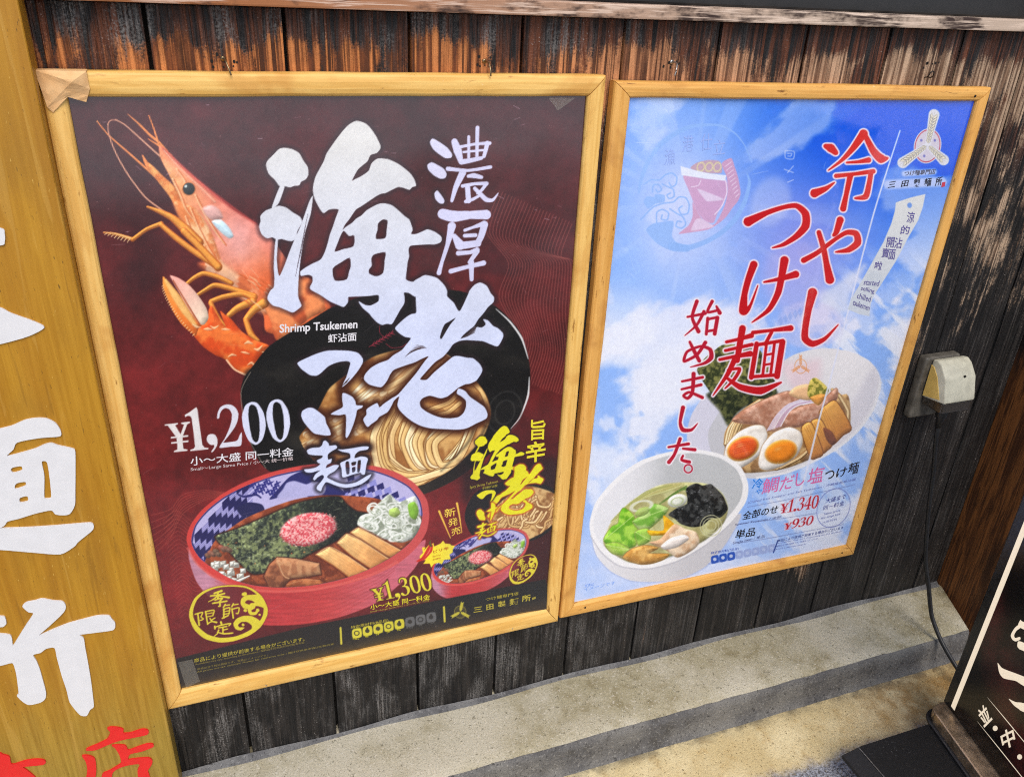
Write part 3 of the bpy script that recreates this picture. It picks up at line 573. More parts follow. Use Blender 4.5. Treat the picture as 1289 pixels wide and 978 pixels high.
    sh.stroke(bz([(150,600),(130,660),(90,720),(40,780),(-40,815)]), [5,7.5,6,4.5,1.5], (206,50,34), .7); sh.stroke(bz([(150,530),(135,560),(150,600)]), [1.2,2.4,3.4], (96,84,40), .6); sh.stroke(bz([(150,620),(120,690),(80,740)]), [.6,1.4,.6], (240,130,100), .7)
    sh.stroke(bz([(262,128),(330,290),(418,495)]), [2.8,2,.8], (240,196,80), .5); sh.stroke(bz([(505,18),(540,200),(572,420)]), [2.8,2,.8], (240,196,80), .5)
    # paper tooth and rub marks
    sh.img *= (.97 + .06*fbm(U, V, 2.4, 77, 2) + .07*(fbm(U, V, 24, 78, 3) - .5))[..., None]
    rq = random.Random(31)
    for k in range(110):
        x, y = rq.uniform(100,720), rq.uniform(130,840); l = rq.uniform(4,26); a = rq.uniform(-1.3,1.3)
        sh.stroke([(x,y),(x+.5*l*math.cos(a)+rq.uniform(-1,1),y+.5*l*math.sin(a)),(x+l*math.cos(a),y+l*math.sin(a))], [.4,.7,.3], (214,196,204), .5, rq.uniform(.05,.22))
    for k in range(260): sh.ell((rq.uniform(95,730), rq.uniform(125,860)), rq.uniform(.3,.7), rq.uniform(.3,.7), 0, (206,186,184), .4, rq.uniform(.1,.5))
    # glints painted into the ink near the top, and scuffs of the printed sheet
    rn = random.Random(8)
    for k in range(46):
        x, y = rn.uniform(120,720), rn.uniform(128,300); l = rn.uniform(2,9); a = rn.uniform(-.5,.8)
        sh.stroke([(x,y),(x+l*math.cos(a),y+l*math.sin(a))], [.7], (200,180,196), .4, rn.uniform(.15,.6))
    return sh
# ---------------------------------------------------------------- artwork of the chilled noodle poster
def R1(p): return T(760, 110, 4.888, p)
def R2(p): return T(980, 110, 4.55, p)
def R3(p): return T(840, 260, 4.253, p)
def R4(p): return T(820, 380, 4.253, p)
def R5(p): return T(720, 560, 4.55, p)
def RB(p): return T(800, 150, 5.753, p)
def RL(p): return T(1110, 140, 9.31, p)

def paint_right():
    sh = Sheet(RW, RH, [(791,124),(1228.5,126.5),(1063,686),(722,756.6)])
    U, V = sh.U, sh.V
    top = 1 - sm(120, 420, V); rt = sm(880, 1120, U + .35*(V - 120))
    c = mixc((138,184,255), (14,92,228), np.clip(rt*top*1.15 + .22*top, 0, 1))
    lo = sm(330, 520, V)[..., None]; c = c*(1 - .6*lo) + rgb(164,196,250)*.6*lo
    cl = fbm(U + .5*V, V*1.1, 90, 5, 6); cl2 = fbm(U*1.4 - .3*V, V, 45, 15, 5)
    amt = np.clip(sm(.50, .62, cl)*(.4 + .5*sm(240, 420, V)) + .6*sm(.54, .66, cl2)*sm(260, 460, V), 0, .92)
    amt = np.maximum(amt, .9*np.exp(-((V - 470 - .4*(U - 900))/46)**2)*sm(.35, .6, cl2)*sm(1000, 1090, U))
    c = c*(1 - amt[..., None]) + rgb(236,240,254)*amt[..., None]
    pk = (np.exp(-(((U - 1010)/85)**2 + ((V - 300)/90)**2))*.55)[..., None]; c = c*(1 - pk) + rgb(190,170,236)*pk
    b = (np.exp(-(((U - 858)/74)**2 + ((V - 270)/115)**2))*.85)[..., None]; c = c*(1 - b) + rgb(214,222,255)*b  # pale haze round the sunburst, painted into the sky colour
    wc = (sm(.36, .60, fbm(U, V, 70, 61, 5))*sm(330, 430, V - .15*(U-780))*(1 - sm(900, 1010, U))*.8)[..., None]; c = c*(1 - wc) + rgb(238,242,255)*wc
    ws = fbm((U + V)*.35, (U - V)*1.5, 26, 41, 5); wq = (sm(.50, .66, ws)*sm(1040, 1110, U + .35*(V-300))*sm(300, 380, V)*.85)[..., None]; c = c*(1 - wq) + rgb(236,240,252)*wq
    an = np.arctan2(V - 260, U - 870); rd = np.hypot(U - 870, V - 260)
    ry = ((sm(.62, .9, noise2(an*9 + 40, an*0, 3)))*sm(50, 110, rd)*(1 - sm(110, 300, rd))*.20)[..., None]; c = c*(1 - ry) + rgb(226,236,255)*ry
    ll = (sm(600, 720, V - .1*(U-700)))[..., None]*.7; c = c*(1 - ll) + rgb(196,214,252)*ll
    c = c*(.985 + .03*fbm(U, V, 3, 2, 2)[..., None])
    sh.img[:] = c
    # pale disc, sail and water lines
    sh.poly(R3([(1060,320),(960,380),(870,440),(800,480),(830,560),(960,580),(980,480)]), (220,226,246), 6, .8)
    sh.ell((970,255), 24, 32, 20, (222,226,250), 6, .35); sh.ell((1000,350), 40, 44, 0, (206,190,236), 10, .35)
    # round fish crest
    BL, FP = (152,190,248), (214,166,198)
    ring = RB([(20,545),(40,440),(90,310),(180,190),(290,110),(400,60),(520,48),(620,55),(720,110),(790,200),(840,320)])
    sh.stroke(ring, [2.5,5.5,5,6.5,5,3.2,2.2,1.4,1], BL, .8, .85)
    sh.stroke(RB([(805,400),(822,470),(790,600),(720,730),(620,830),(500,900),(380,940),(260,930)]), [1,4,5.5,6.5,6,6,7,10], BL, .8, .85)
    sh.poly(RB([(75,820),(110,775),(160,760),(270,750),(260,850),(290,900),(380,930),(380,970),(260,965),(150,910)]), BL, .8, .85)
    sh.poly(RB([(55,610),(80,570),(130,575),(140,555),(205,560),(205,610),(140,625),(90,660)]), BL, .8, .85)
    for p in ([(60,480),(110,450),(170,450),(210,415),(260,400),(295,430),(290,480),(260,500),(240,470)],[(120,540),(125,490),(165,485),(185,520),(160,540),(145,520)],[(190,480),(230,500),(270,520),(275,570),(240,585),(225,560),(250,545)],[(35,740),(80,690),(130,645),(200,620),(270,610),(310,575),(360,580),(385,630),(375,690),(330,700),(310,660),(335,640)],[(150,760),(150,690),(190,665),(235,690),(225,740),(185,735),(190,705)],[(245,660),(290,690),(340,720),(360,770),(330,800),(290,785),(300,750),(330,755)]):
        sh.stroke(RB(p), [1.8], BL, .6, .9)
    sh.poly(RB([(345,415),(500,440),(650,455),(662,520),(640,600),(590,690),(560,760),(500,750),(450,690),(415,610),(380,520)]), (212,168,204), .8, .9)
    sh.poly(RB([(620,330),(690,290),(715,350),(740,430),(758,540),(740,600),(700,650),(650,720),(590,770),(520,810),(400,830),(310,840),(380,780),(410,710),(410,610),(450,690),(500,760),(570,770),(640,640),(665,520),(655,420)]), FP, .8, .9)
    sh.poly(RB([(430,740),(470,730),(540,770),(560,790),(460,810),(400,815)]), (226,206,232), 1)
    sh.poly(RB([(445,515),(520,540),(620,580),(625,595),(520,605),(490,580)]), (226,210,236), 1)
    for k in range(9): sh.stroke(RB([(648 + 9*k, 350 + 28*k),(690 + 7*k, 318 + 29*k)]), [1.1], (232,214,236), .5, .8)
    sh.stroke(RB([(650,450),(658,540),(620,640),(570,700)]), [1.6], (232,214,238), .5); sh.stroke(RB([(470,450),(450,490),(400,500)]), [1.1], (232,214,238), .5)
    sh.poly(RB([(395,365),(440,325),(520,305),(600,310),(620,345),(615,400),(480,395)]), (206,166,176), .8, .8)
    for x in (470,530,590): sh.ell(RB([(x,355)])[0], 4.4, 5.6, 20, (222,212,176), .6, .9, ring=1.6)
    sh.poly(RB([(322,348),(400,372),(520,400),(655,415),(645,455),(500,440),(330,415)]), (230,236,252), .7, curve=False)
    # glassware sparkle ring and bowl rim pattern
    sh.ell(R3([(760,640)])[0], 42, 30, 0, (214,206,240), 3, .4)
    for k in range(6):
        x, y = 590 + 26*k, 620 - 12*k
        sh.poly(R3([(x,y),(x+14,y-26),(x+28,y),(x+14,y+26)]), (140,170,236), .6, .5, curve=False)
    # noodle bowl
    def porc(U, V): return mixc((204,205,212), (238,236,240), sm(900, 1090, U)) * (.97 + .05*fbm(U, V, 30, 3, 3)[..., None])
    sh.poly(R4([(190,680),(215,600),(280,510),(330,520),(390,640),(400,720),(380,800),(250,800),(190,760)]), (216,216,232), 1)
    sh.poly(R4([(300,700),(420,520),(620,380),(760,290),(900,255),(1050,270),(1160,320),(1215,390),(1225,470),(1190,570),(1110,690),(1000,780),(880,850),(720,920),(560,950),(420,930),(330,840)]), porc, 1)
    sh.poly(R4([(1060,560),(1110,480),(1150,400),(1190,360),(1218,430),(1180,570),(1090,690),(1000,770),(960,760),(1040,680)]), (218,216,226), 5, .8)
    sh.stroke(R4([(1222,440),(1185,575),(1105,692),(1000,782),(880,850),(720,918),(560,946)]), [3], (238,238,242), 1, .9)
    sh.poly(R4([(690,340),(800,330),(900,320),(880,460),(760,480)]), (232,206,216), 8, .7)
    sh.vol = (6, .30)
    sh.poly(R4([(240,370),(280,310),(330,270),(390,235),(560,250),(640,380),(665,490),(600,530),(500,555),(440,610),(408,655),(370,590),(330,520),(270,430)]), speck((58,66,40),(138,138,80), 4.5, 7, .3, .72, 3), .8)
    sh.poly(R4([(290,500),(420,470),(660,480),(640,540),(500,570),(440,620),(405,670),(360,590)]), speck((40,48,34),(98,102,62), 4, 17, .32, .72), 2.5, .9)
    rn = random.Random(2)
    sh.poly(R4([(385,770),(390,700),(440,630),(520,560),(640,520),(760,560),(900,560),(1040,500),(1062,600),(1050,690),(960,770),(860,840),(700,900),(500,920),(420,880)]), speck((150,112,72),(206,170,118), 10, 4), 1)
    for k in range(26):
        a = rn.uniform(0,120); strands(sh, [R4([(384 + a*.5,770 - a*.3),(400 + a*.8,690 - a*.5),(470 + a,600 - a*.2),(560 + a,535)])], 2.6, rn.choice([(232,208,160),(222,194,142),(240,222,180)]), (176,138,92))
    for k in range(12):
        a = rn.uniform(0,90); strands(sh, [R4([(955 + a*.6,470 + a*.5),(1015 + a*.4,510 + a),(1046,590 + a*.6),(1040,660)])], 2.6, rn.choice([(236,214,170),(224,198,150)]), (178,140,94))
    for k in range(10):
        a = rn.uniform(0,60); strands(sh, [R4([(640 + a,905 - a*.3),(740 + a,860 - a*.4),(830 + a*.3,800 - a*.2)])], 2.4, (228,200,152), (150,110,66))
    def pork(U, V): return mixc((176,124,100), (222,180,158), sm(.3, .72, .6*fbm(U, V*1.5, 16, 6, 4) + .4*fbm(U, V, 4, 16, 2)))
    sh.poly(R4([(430,640),(470,600),(540,560),(650,510),(740,488),(800,560),(770,630),(690,690),(620,695),(560,665),(480,655)]), pork, .9, glow=(2,(176,128,104)))
    sh.poly(R4([(690,640),(740,590),(820,560),(900,540),(985,470),(990,520),(960,560),(880,640),(800,670),(730,680)]), pork, .9, glow=(1.6,(176,128,104)))
    for k in range(14):
        x, y = rn.uniform(520,700), rn.uniform(540,640); sh.ell(R4([(x,y)])[0], rn.uniform(.5,1.2), .5, 20, (168,104,92), .5, .8)
    for k in range(9): sh.stroke(R4([(615 + 9*k, 695 - 3*k),(660 + 9*k, 620 - 3*k),(720 + 8*k, 560),(800 + 9*k, 528 + 2*k)]), [1.4], rn.choice([(240,236,246),(206,180,206),(226,216,236)]), .5, .9)
    sh.poly(R4([(730,500),(770,460),(840,450),(850,530),(780,525)]), (240,196,150), 1.2)
    sh.poly(R4([(830,500),(845,430),(880,415),(945,475),(920,520),(890,560),(850,530)]), speck((128,128,48),(214,196,104), 4, 9), 1)
    sh.poly(R4([(845,520),(900,500),(930,510),(890,560)]), (232,164,84), 1.2)
    for q in ([(895,600),(930,560),(985,540),(1065,680),(1020,720),(960,770),(920,680)],[(850,655),(905,640),(960,765),(935,800),(905,808)],[(798,690),(850,655),(912,810),(880,840),(845,838)]):
        P = R4(q); sh.poly(P, grad((232,176,92),(196,128,58), P[0], P[4]), .8, glow=(1.6,(118,66,28)))
        for k in range(3):
            t = .3 + .2*k; sh.stroke([tuple(np.array(P[0])*(1-t)+np.array(P[1])*t), tuple(np.array(P[-2])*(1-t)+np.array(P[-3])*t)], [.8], (182,118,54), .6, .6, False)
    sh.poly(R4([(915,680),(960,700),(985,750),(960,775),(930,740)]), (122,70,50), 1, .9)
    for q, yc, rot in (([(385,830),(400,770),(460,705),(540,668),(595,672),(615,720),(595,800),(530,860),(450,902),(400,880)], (485,790), -24),([(568,860),(590,775),(650,708),(730,678),(790,702),(803,760),(770,830),(700,880),(620,906),(578,895)], (688,808), -18)):
        sh.poly(R4(q), speck((232,226,218),(246,242,236), 12, 3), .8, glow=(1.6,(190,160,130)))
        sh.ell(R4([yc])[0], 21, 14.5, rot, (240,176,84), 1.2); sh.ell(R4([yc])[0], 18.6, 12.4, rot, (232,104,44) if yc[0] < 600 else (236,142,42), 1.4); sh.ell((R4([yc])[0][0]-4, R4([yc])[0][1]-3.5), 4, 2, rot, (250,196,120), 2, .5)
    for k in range(5): sh.stroke(R4([(440,770 + 12*k),(490,755 + 12*k),(540,752 + 10*k)]), [.8], (206,60,36), .5, .8)
    sh.vol = None
    # wheat mark on the bowl
    for a in (-90, 30, 150):
        r = math.radians(a); o = R4([(795,350)])[0]
        for k in range(5):
            p = (o[0] + math.cos(r)*(1 + 2.3*k), o[1] + math.sin(r)*(1 + 2.6*k))
            for sg in (-.6, .6): sh.stroke([p, (p[0] + 2.6*math.cos(r+sg), p[1] + 2.8*math.sin(r+sg))], [.9], (226,150,84), .5)
    sh.ell(R4([(795,352)])[0], 7.5, 9, 0, (228,160,100), .5, .9, ring=.8)
    # soup bowl
    rim = [(100,450),(130,340),(200,245),(290,160),(400,90),(550,45),(700,30),(850,60),(960,130),(1003,230),(990,330),(900,450),(760,570),(600,660),(430,705),(280,690),(180,620),(115,540)]
    body = [(125,500),(118,560),(145,640),(220,720),(330,772),(460,782),(620,762),(760,695),(880,560),(960,400),(800,450),(500,560),(200,520)]
    sh.poly(R5(body), grad((236,236,240),(206,206,212), R5([(120,560)])[0], R5([(640,760)])[0]), .9, glow=(2.5,(180,196,236)))
    sh.poly(R5(rim), (244,244,246), .8)
    sh.stroke(R5([(106,520),(170,618),(270,692),(430,710),(600,668),(760,578),(900,458)]), [1.6], (196,196,204), .9, .8)
    inn = [(120,455),(150,350),(220,260),(300,185),(410,112),(550,66),(700,52),(840,80),(935,145),(972,235),(955,325),(875,430),(750,545),(600,630),(440,675),(300,660),(205,600),(140,530)]
    def inner(U, V):
        c = mixc((232,233,238), (196,199,202), sm(790, 850, U)); return c*(.98 + .04*fbm(U, V, 20, 3, 3)[..., None])
    sh.poly(R5(inn), inner, 1)
    sh.vol = (6, .30)
    sh.poly(R5([(178,560),(225,440),(330,330),(480,240),(620,218),(760,225),(850,275),(888,360),(862,450),(760,545),(600,622),(450,672),(330,672),(235,622)]), speck((176,170,116),(206,206,152), 12, 5), 1.4)
    for k in range(22):
        a = rn.uniform(0,60); sh.stroke(R5([(220 + a*2,440 - a*1.2),(300 + a*2,360 - a),(420 + a*2,270),(540 + a*1.6,235)]), [1.2], rn.choice([(226,220,166),(196,190,120),(160,170,96)]), .6, .7)
    for q, cc in (([(180,545),(225,470),(262,450),(270,400),(295,362),(350,405),(375,500),(362,575),(290,600),(240,605)],((110,176,34),(176,222,82))),([(345,440),(400,400),(462,340),(545,365),(520,410),(440,480),(390,490)],((126,182,70),(186,216,132))),([(360,500),(430,480),(445,545),(380,575)],((120,178,50),(170,210,90))),([(190,570),(260,560),(330,600),(300,630),(230,620)],((150,196,60),(190,216,110)))):
        P = R5(q); sh.poly(P, speck(cc[0], cc[1], 9, 13), .8, glow=(1.4,(150,160,80)))
        sh.stroke([P[0], P[len(P)//2]], [.9], (206,232,150), .6, .8)
    for k in range(5): sh.stroke(R5([(500 + 20*k,340 - 14*k),(570 + 16*k,290 - 10*k),(650,240 + 6*k)]), [2.2], (110,140,70), .8, .7)
    sh.poly(R5([(650,255),(690,228),(715,225),(745,236),(790,228),(830,262),(862,300),(886,370),(845,418),(790,425),(740,465),(680,472),(620,455),(585,425),(548,400),(600,362),(655,335)]), speck((28,30,32),(74,76,76), 5, 21), .8)
    for k in range(30):
        x, y = rn.uniform(590,850), rn.uniform(250,440); sh.stroke(R5([(x,y),(x+rn.uniform(4,16),y+rn.uniform(-6,6))]), [.8], (150,152,156), .4, .7, False)
    sh.ell(R5([(600,322)])[0], 12.5, 8, -15, (232,236,224), .8); sh.ell(R5([(598,326)])[0], 7.5, 4.6, -15, (176,190,140), .8, .8, ring=1.2); sh.ell(R5([(395,352)])[0], 13, 6, -12, (228,230,212), .8, .9, ring=2.2); sh.ell(R5([(400,385)])[0], 10, 5, -25, (168,196,104), .8, .8)
    sh.poly(R5([(520,405),(590,465),(585,520),(520,560),(500,585),(545,520),(450,520),(430,490),(520,490)]), speck((226,164,20),(246,200,50), 6, 3), .8)
    sh.poly(R5([(440,560),(500,540),(580,455),(640,480),(705,500),(725,555),(690,600),(600,645),(530,600)]), speck((214,176,140),(242,220,192), 9, 5), 1)
    sh.poly(R5([(505,580),(560,535),(640,515),(665,540),(600,585),(530,600)]), (240,232,226), 1)
    sh.poly(R5([(290,645),(340,595),(420,575),(490,590),(440,620),(550,625),(520,655),(450,678),(380,680)]), speck((196,144,66),(232,186,106), 8, 9), 1, glow=(1.4,(150,120,70)))
    for r in (10, 13.5, 6.5): sh.ell(R5([(790,465)])[0], r, r*.95, -30, (206,206,168), .7, .85, ring=1.1)
    sh.vol = None
    # red brush lettering with white edge
    red = grad((196,24,36),(216,52,48), (930,300), (1090,250))  # lighter end carries the cover's reflection, put into the red ink
    RE = lambda f, L, s: [(f(p), [x/s*1.10 + .3 for x in w]) for p, w in L]
    big = []
    big += RE(R2, [([(268,340),(300,352),(328,378)],[20,44,26]),([(320,550),(270,585),(205,612)],[6,24,44]),([(490,268),(430,350),(365,420),(285,480)],[44,30,18,5]),([(498,275),(545,365),(590,412),(632,408)],[24,36,46,4]),([(392,435),(460,430),(518,420)],[10,16,28]),([(330,512),(440,500),(545,485)],[22,18,24]),([(532,490),(520,560),(500,630),(440,640)],[24,26,30,10]),([(412,510),(388,620),(370,700)],[30,24,32])], 4.55)
    big += RE(R3, [([(430,88),(530,40),(620,10),(690,2),(738,45),(738,110),(690,165),(620,210),(560,228)],[44,24,20,24,36,38,28,18,5])], 4.253)
    big += RE(R3, [([(728,295),(800,255),(900,180),(960,145),(1010,152),(1018,200),(970,238),(900,250)],[26,22,18,22,30,34,26,6]),([(925,78),(905,140),(890,160)],[34,26,14]),([(810,145),(835,230),(850,310),(868,398)],[22,26,28,42]),
                       ([(775,468),(752,560),(735,660),(735,715),(775,742),(840,715),(912,640)],[44,32,30,34,30,18,4]),
                       ([(460,318),(430,400),(410,480),(405,565),(440,540),(482,430)],[36,30,28,44,14,4]),([(515,412),(600,395),(685,370)],[8,20,34]),([(625,295),(610,380),(590,470),(540,560),(450,628)],[40,32,30,22,4])], 4.253)
    big += RE(R4, [([(484,150),(455,320)],[32,26]),([(398,222),(460,208),(532,188)],[14,15,24]),([(392,268),(535,236)],[14,17]),([(362,316),(440,300),(525,285)],[14,16,28]),([(440,320),(400,400),(325,508)],[26,20,4]),([(405,372),(468,366),(440,420),(390,470)],[10,16,16,6]),([(395,410),(470,462),(580,482),(690,438)],[10,28,36,8]),
                       ([(540,172),(640,160),(742,148)],[18,14,28]),([(640,170),(605,235)],[16]),([(560,232),(530,412)],[22]),([(560,238),(700,215)],[16]),([(698,222),(668,405)],[28]),([(535,408),(668,398)],[16]),([(612,236),(592,398)],[13]),([(655,232),(634,395)],[13]),([(605,292),(648,284)],[10]),([(598,345),(640,338)],[10])], 4.253)
    sml = RE(R4, [([(240,5),(215,90),(248,165)],[18,14,20]),([(278,60),(240,130),(175,188)],[16,12,3]),([(190,88),(285,70)],[10,14]),([(322,5),(297,62),(355,52)],[16,12,12]),([(345,32),(362,66)],[10,20]),([(298,95),(290,180)],[14]),([(300,100),(350,90)],[12]),([(350,92),(335,178)],[18]),([(292,165),(338,158)],[12]),
                  ([(202,222),(225,270),(252,322)],[12,18,18]),([(285,225),(240,290),(175,325),(172,310),(190,272),(260,245),(310,262),(316,305),(280,335),(205,356)],[18,14,12,14,12,12,18,22,14,3]),
                  ([(160,432),(270,410)],[10,14]),([(158,474),(262,450)],[10,14]),([(222,392),(215,490),(190,522),(168,508),(200,490),(268,518)],[20,16,14,12,12,16]),
                  ([(165,572),(150,650),(165,690),(210,690),(244,655)],[20,14,20,14,2]),([(88,782),(195,765)],[10,14]),([(150,738),(120,820),(90,862)],[16,14,18]),([(165,790),(228,796)],[10,16]),([(165,828),(158,850),(198,862)],[10,12,18])], 4.253)
    sh.brush(big, red, (2.6, (242,226,240), 1.6)); sh.brush(sml, (186,30,56), (2.4, (244,238,246), 1.6))
    sh.ell(R4([(193,897)])[0], 5, 5, 0, (240,232,240), 1, .8, ring=3.4); sh.ell(R4([(193,897)])[0], 5, 5, 0, (186,40,70), .5, 1, ring=1.9)
    # bright fold highlight on the clear cover, painted down through the sky
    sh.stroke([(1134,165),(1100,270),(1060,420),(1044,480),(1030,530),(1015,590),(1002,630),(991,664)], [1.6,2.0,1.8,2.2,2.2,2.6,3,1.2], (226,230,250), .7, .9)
    # shop emblem
    LI = (216,217,226)
    sh.ell(RL([(548,410)])[0], 17.2, 22.6, 14, LI, .6); sh.ell(RL([(548,410)])[0], 15.4, 20.6, 14, (186,58,92), .5, 1, ring=1.2); sh.ell(RL([(548,410)])[0], 14.6, 19.6, 14, (206,200,214), .6)
    ears = ((628,40), (255,610), (735,575))
    for p1 in ears: sh.stroke(RL([(550,400), p1]), [6.5,14], LI, .8, 1, False)
    for p1 in ears:
        a = np.array(RL([(550,400)])[0]); b = np.array(RL([p1])[0]); d = (b - a); L = np.hypot(*d); d /= L; n = np.array([-d[1], d[0]]); m = int(L / 4.0)
        for k in range(m):
            o = a + d*(3 + 4.0*k); g = .7 + .5*k/m
            for sg in (-1, 1):
                q = [tuple(o), tuple(o + d*2.4 + n*sg*2.4*g), tuple(o + d*5.4 + n*sg*2.8*g)]
                sh.stroke(q, [1.6*g,3.4*g,.8], (128,124,116), .45); sh.stroke(q, [.8*g,2.0*g,.4], (230,224,204), .4)
        for sg in (-.7, 0, .7): sh.stroke([tuple(b - d*4), tuple(b + d*4 + n*sg*6)], [.9,.4], (200,196,190), .4)
    sh.stroke(RL([(78,868),(400,850),(715,832)]), [11.5], (200,212,248), 2.6, .85, False); sh.stroke(RL([(275,738),(620,715)]), [7.5], (200,212,248), 2.2, .85, False)
    for p in ((475,345),(635,345),(508,530)): sh.ell(RL([p])[0], 1.6, 1.8, 0, (120,120,190), .5)
    # hanging strip
    st = T(1060, 240, 5.755, [(392,92),(500,55),(608,30),(590,120),(555,220),(480,350),(390,520),(300,660),(235,760),(205,830),(195,920),(120,905),(40,870),(60,800),(130,680),(210,540),(300,380),(360,240),(385,150)])
    sh.poly(st, grad((222,224,224),(206,214,226), (1150,260), (1085,395)), .7, curve=False)
    sh.ell(T(1060, 240, 5.755, [(492,112)])[0], 3, 3.4, 0, (120,160,230), .7)
    for k in range(5): sh.ell(T(1060, 240, 5.755, [(235,650)])[0], 2 + 1.8*k, 2 + 1.8*k, 0, (176,190,206), .4, .6, ring=.6)
    # price block
    q6 = lambda p: T(930, 580, 7.525, p)
    for p in ([(70,445),(400,385),(1090,235)],[(0,600),(380,555),(720,505)],[(0,780),(230,745),(980,610)]): sh.stroke(q6(p), [.6], (110,120,170), .4, .8, False)
    RC = (190,36,56)
    price(sh, 'Y1.340', *q6([(395,380),(762,328),(368,506)]), RC, kern=-2, glow=(1.2,(228,224,240)))
    price(sh, 'Y930', *q6([(428,575),(712,520),(400,664)]), RC, kern=-2, glow=(1.2,(228,224,240)))
    sh.ell(q6([(885,455)])[0], 19.5, 25.5, 28, (110,120,190), .4, .9, ring=.7)
    for k in range(8):
        c = (898.5 + 10.2*k, 704 - 1.95*k)
        sh.poly([(c[0]+a, c[1]+b) for a, b in [(-4.2,-3.4),(4.2,-5),(4.6,3.6),(-4,5.2)]], (48,92,190) if k < 3 else (160,178,226), .6)
        sh.ell(c, 2.2, 2.1, 0, (210,220,244) if k < 3 else (184,200,238), .5, .9)
    sh.stroke([(972,696),(977.5,681)], [1.4], (40,70,150), .4)
    # reflected writing, painted faintly into the cloud ink
    for p in ([(1115,395),(1170,400),(1165,445),(1118,440),(1115,395)],[(1130,412),(1155,412),(1150,428),(1132,428)],[(1165,490),(1130,530)],[(1110,510),(1165,530)],[(1165,575),(1130,590)]): sh.stroke(R1(p), [1.3], (226,232,252), .6, .55)
    sh.img *= (.98 + .04*fbm(U, V, 2.4, 77, 2))[..., None]
    rq = random.Random(32)
    for k in range(70):
        x, y = rq.uniform(740,1200), rq.uniform(130,740); l = rq.uniform(4,26); a = rq.uniform(-1.3,1.3)
        sh.stroke([(x,y),(x+.5*l*math.cos(a)+rq.uniform(-1,1),y+.5*l*math.sin(a)),(x+l*math.cos(a),y+l*math.sin(a))], [.4,.7,.3], (240,244,255), .5, rq.uniform(.1,.35))
    return sh
# ================================================================ helpers
def s2l(c):
    c = np.asarray(c, float); return np.where(c <= .04045, c / 12.92, ((c + .055) / 1.055) ** 2.4)
def lin(r, g, b): return tuple(float(x) for x in s2l(np.array([r, g, b]) / 255.)) + (1,)

class NB:
    def __init__(s, name):
        s.m = bpy.data.materials.new(name); s.m.use_nodes = True; s.t = s.m.node_tree
        s.b = s.t.nodes['Principled BSDF']
    def n(s, typ, **k):
        o = s.t.nodes.new('ShaderNode' + typ)
        for a, v in k.items(): setattr(o, a, v)
        return o
    def l(s, a, b): s.t.links.new(a, b)
    def mapped(s, src, scale, rnd=0.0):
        mp = s.n('Mapping'); mp.inputs['Scale'].default_value = scale; s.l(src, mp.inputs[0])
        if rnd:
            oi = s.n('ObjectInfo'); m = s.n('Math', operation='MULTIPLY'); m.inputs[1].default_value = rnd; s.l(oi.outputs['Random'], m.inputs[0])
            cx = s.n('CombineXYZ'); s.l(m.outputs[0], cx.inputs[0]); s.l(m.outputs[0], cx.inputs[2]); s.l(cx.outputs[0], mp.inputs['Location'])
        return mp.outputs[0]
    def noise(s, vec, scale, detail=4, rough=.55, dist=0):
        o = s.n('TexNoise'); o.inputs['Scale'].default_value = scale; o.inputs['Detail'].default_value = detail; o.inputs['Roughness'].default_value = rough; o.inputs['Distortion'].default_value = dist
        s.l(vec, o.inputs['Vector']); return o.outputs['Fac']
    def ramp(s, f, stops):
        r = s.n('ValToRGB'); e = r.color_ramp.elements
        while len(e) < len(stops): e.new(.5)
        for k, (p, c) in zip(e, stops): k.position = p; k.color = c if len(c) == 4 else tuple(c) + (1,)
        s.l(f, r.inputs[0]); return r.outputs[0]
    def rng(s, f, a, b, c=0., d=1.):
        m = s.n('MapRange', interpolation_type='SMOOTHSTEP'); 
        for i, v in zip((1, 2, 3, 4), (a, b, c, d)): m.inputs[i].default_value = v
        s.l(f, m.inputs[0]); return m.outputs[0]
    def math(s, op, a, b=None):
        m = s.n('Math', operation=op)
        for i, v in enumerate((a, b)):
            if v is None: continue
            if isinstance(v, (int, float)): m.inputs[i].default_value = v
            else: s.l(v, m.inputs[i])
        return m.outputs[0]
    def mix(s, f, a, b, blend='MIX'):
        m = s.n('Mix', data_type='RGBA', blend_type=blend)
        for i, v in zip((0, 6, 7), (f, a, b)):
            if isinstance(v, (int, float)): m.inputs[i].default_value = v
            elif isinstance(v, tuple): m.inputs[i].default_value = v if len(v) == 4 else v + (1,)
            else: s.l(v, m.inputs[i])
        return m.outputs[2]
    def bump(s, h, strength=.3, dist=.002):
        b = s.n('Bump'); b.inputs['Strength'].default_value = strength; b.inputs['Distance'].default_value = dist
        s.l(h, b.inputs['Height']); s.l(b.outputs[0], s.b.inputs['Normal'])
    def out(s, col, rough=.6, spec=.5):
        for k, v in (('Base Color', col), ('Roughness', rough), ('Specular IOR Level', spec)):
            if isinstance(v, (int, float, tuple)): s.b.inputs[k].default_value = v
            else: s.l(v, s.b.inputs[k])
        return s.m

def plain(name, col, rough=.5, metal=0., spec=.5, var=.15):
    """solid colour with slight mottling and surface tooth"""
    k = NB(name); p = k.n('NewGeometry').outputs['Position']
    f = k.noise(p, 60, 4); g = k.noise(p, 900, 2)
    c = k.mix(k.rng(f, .3, .7), tuple(x * (1 - var) for x in col[:3]), tuple(min(1, x * (1 + var)) for x in col[:3]))
    k.b.inputs['Metallic'].default_value = metal; k.bump(g, .08, .0004)
    return k.out(c, k.rng(f, .2, .8, max(0, rough - .08), min(1, rough + .08)), spec)

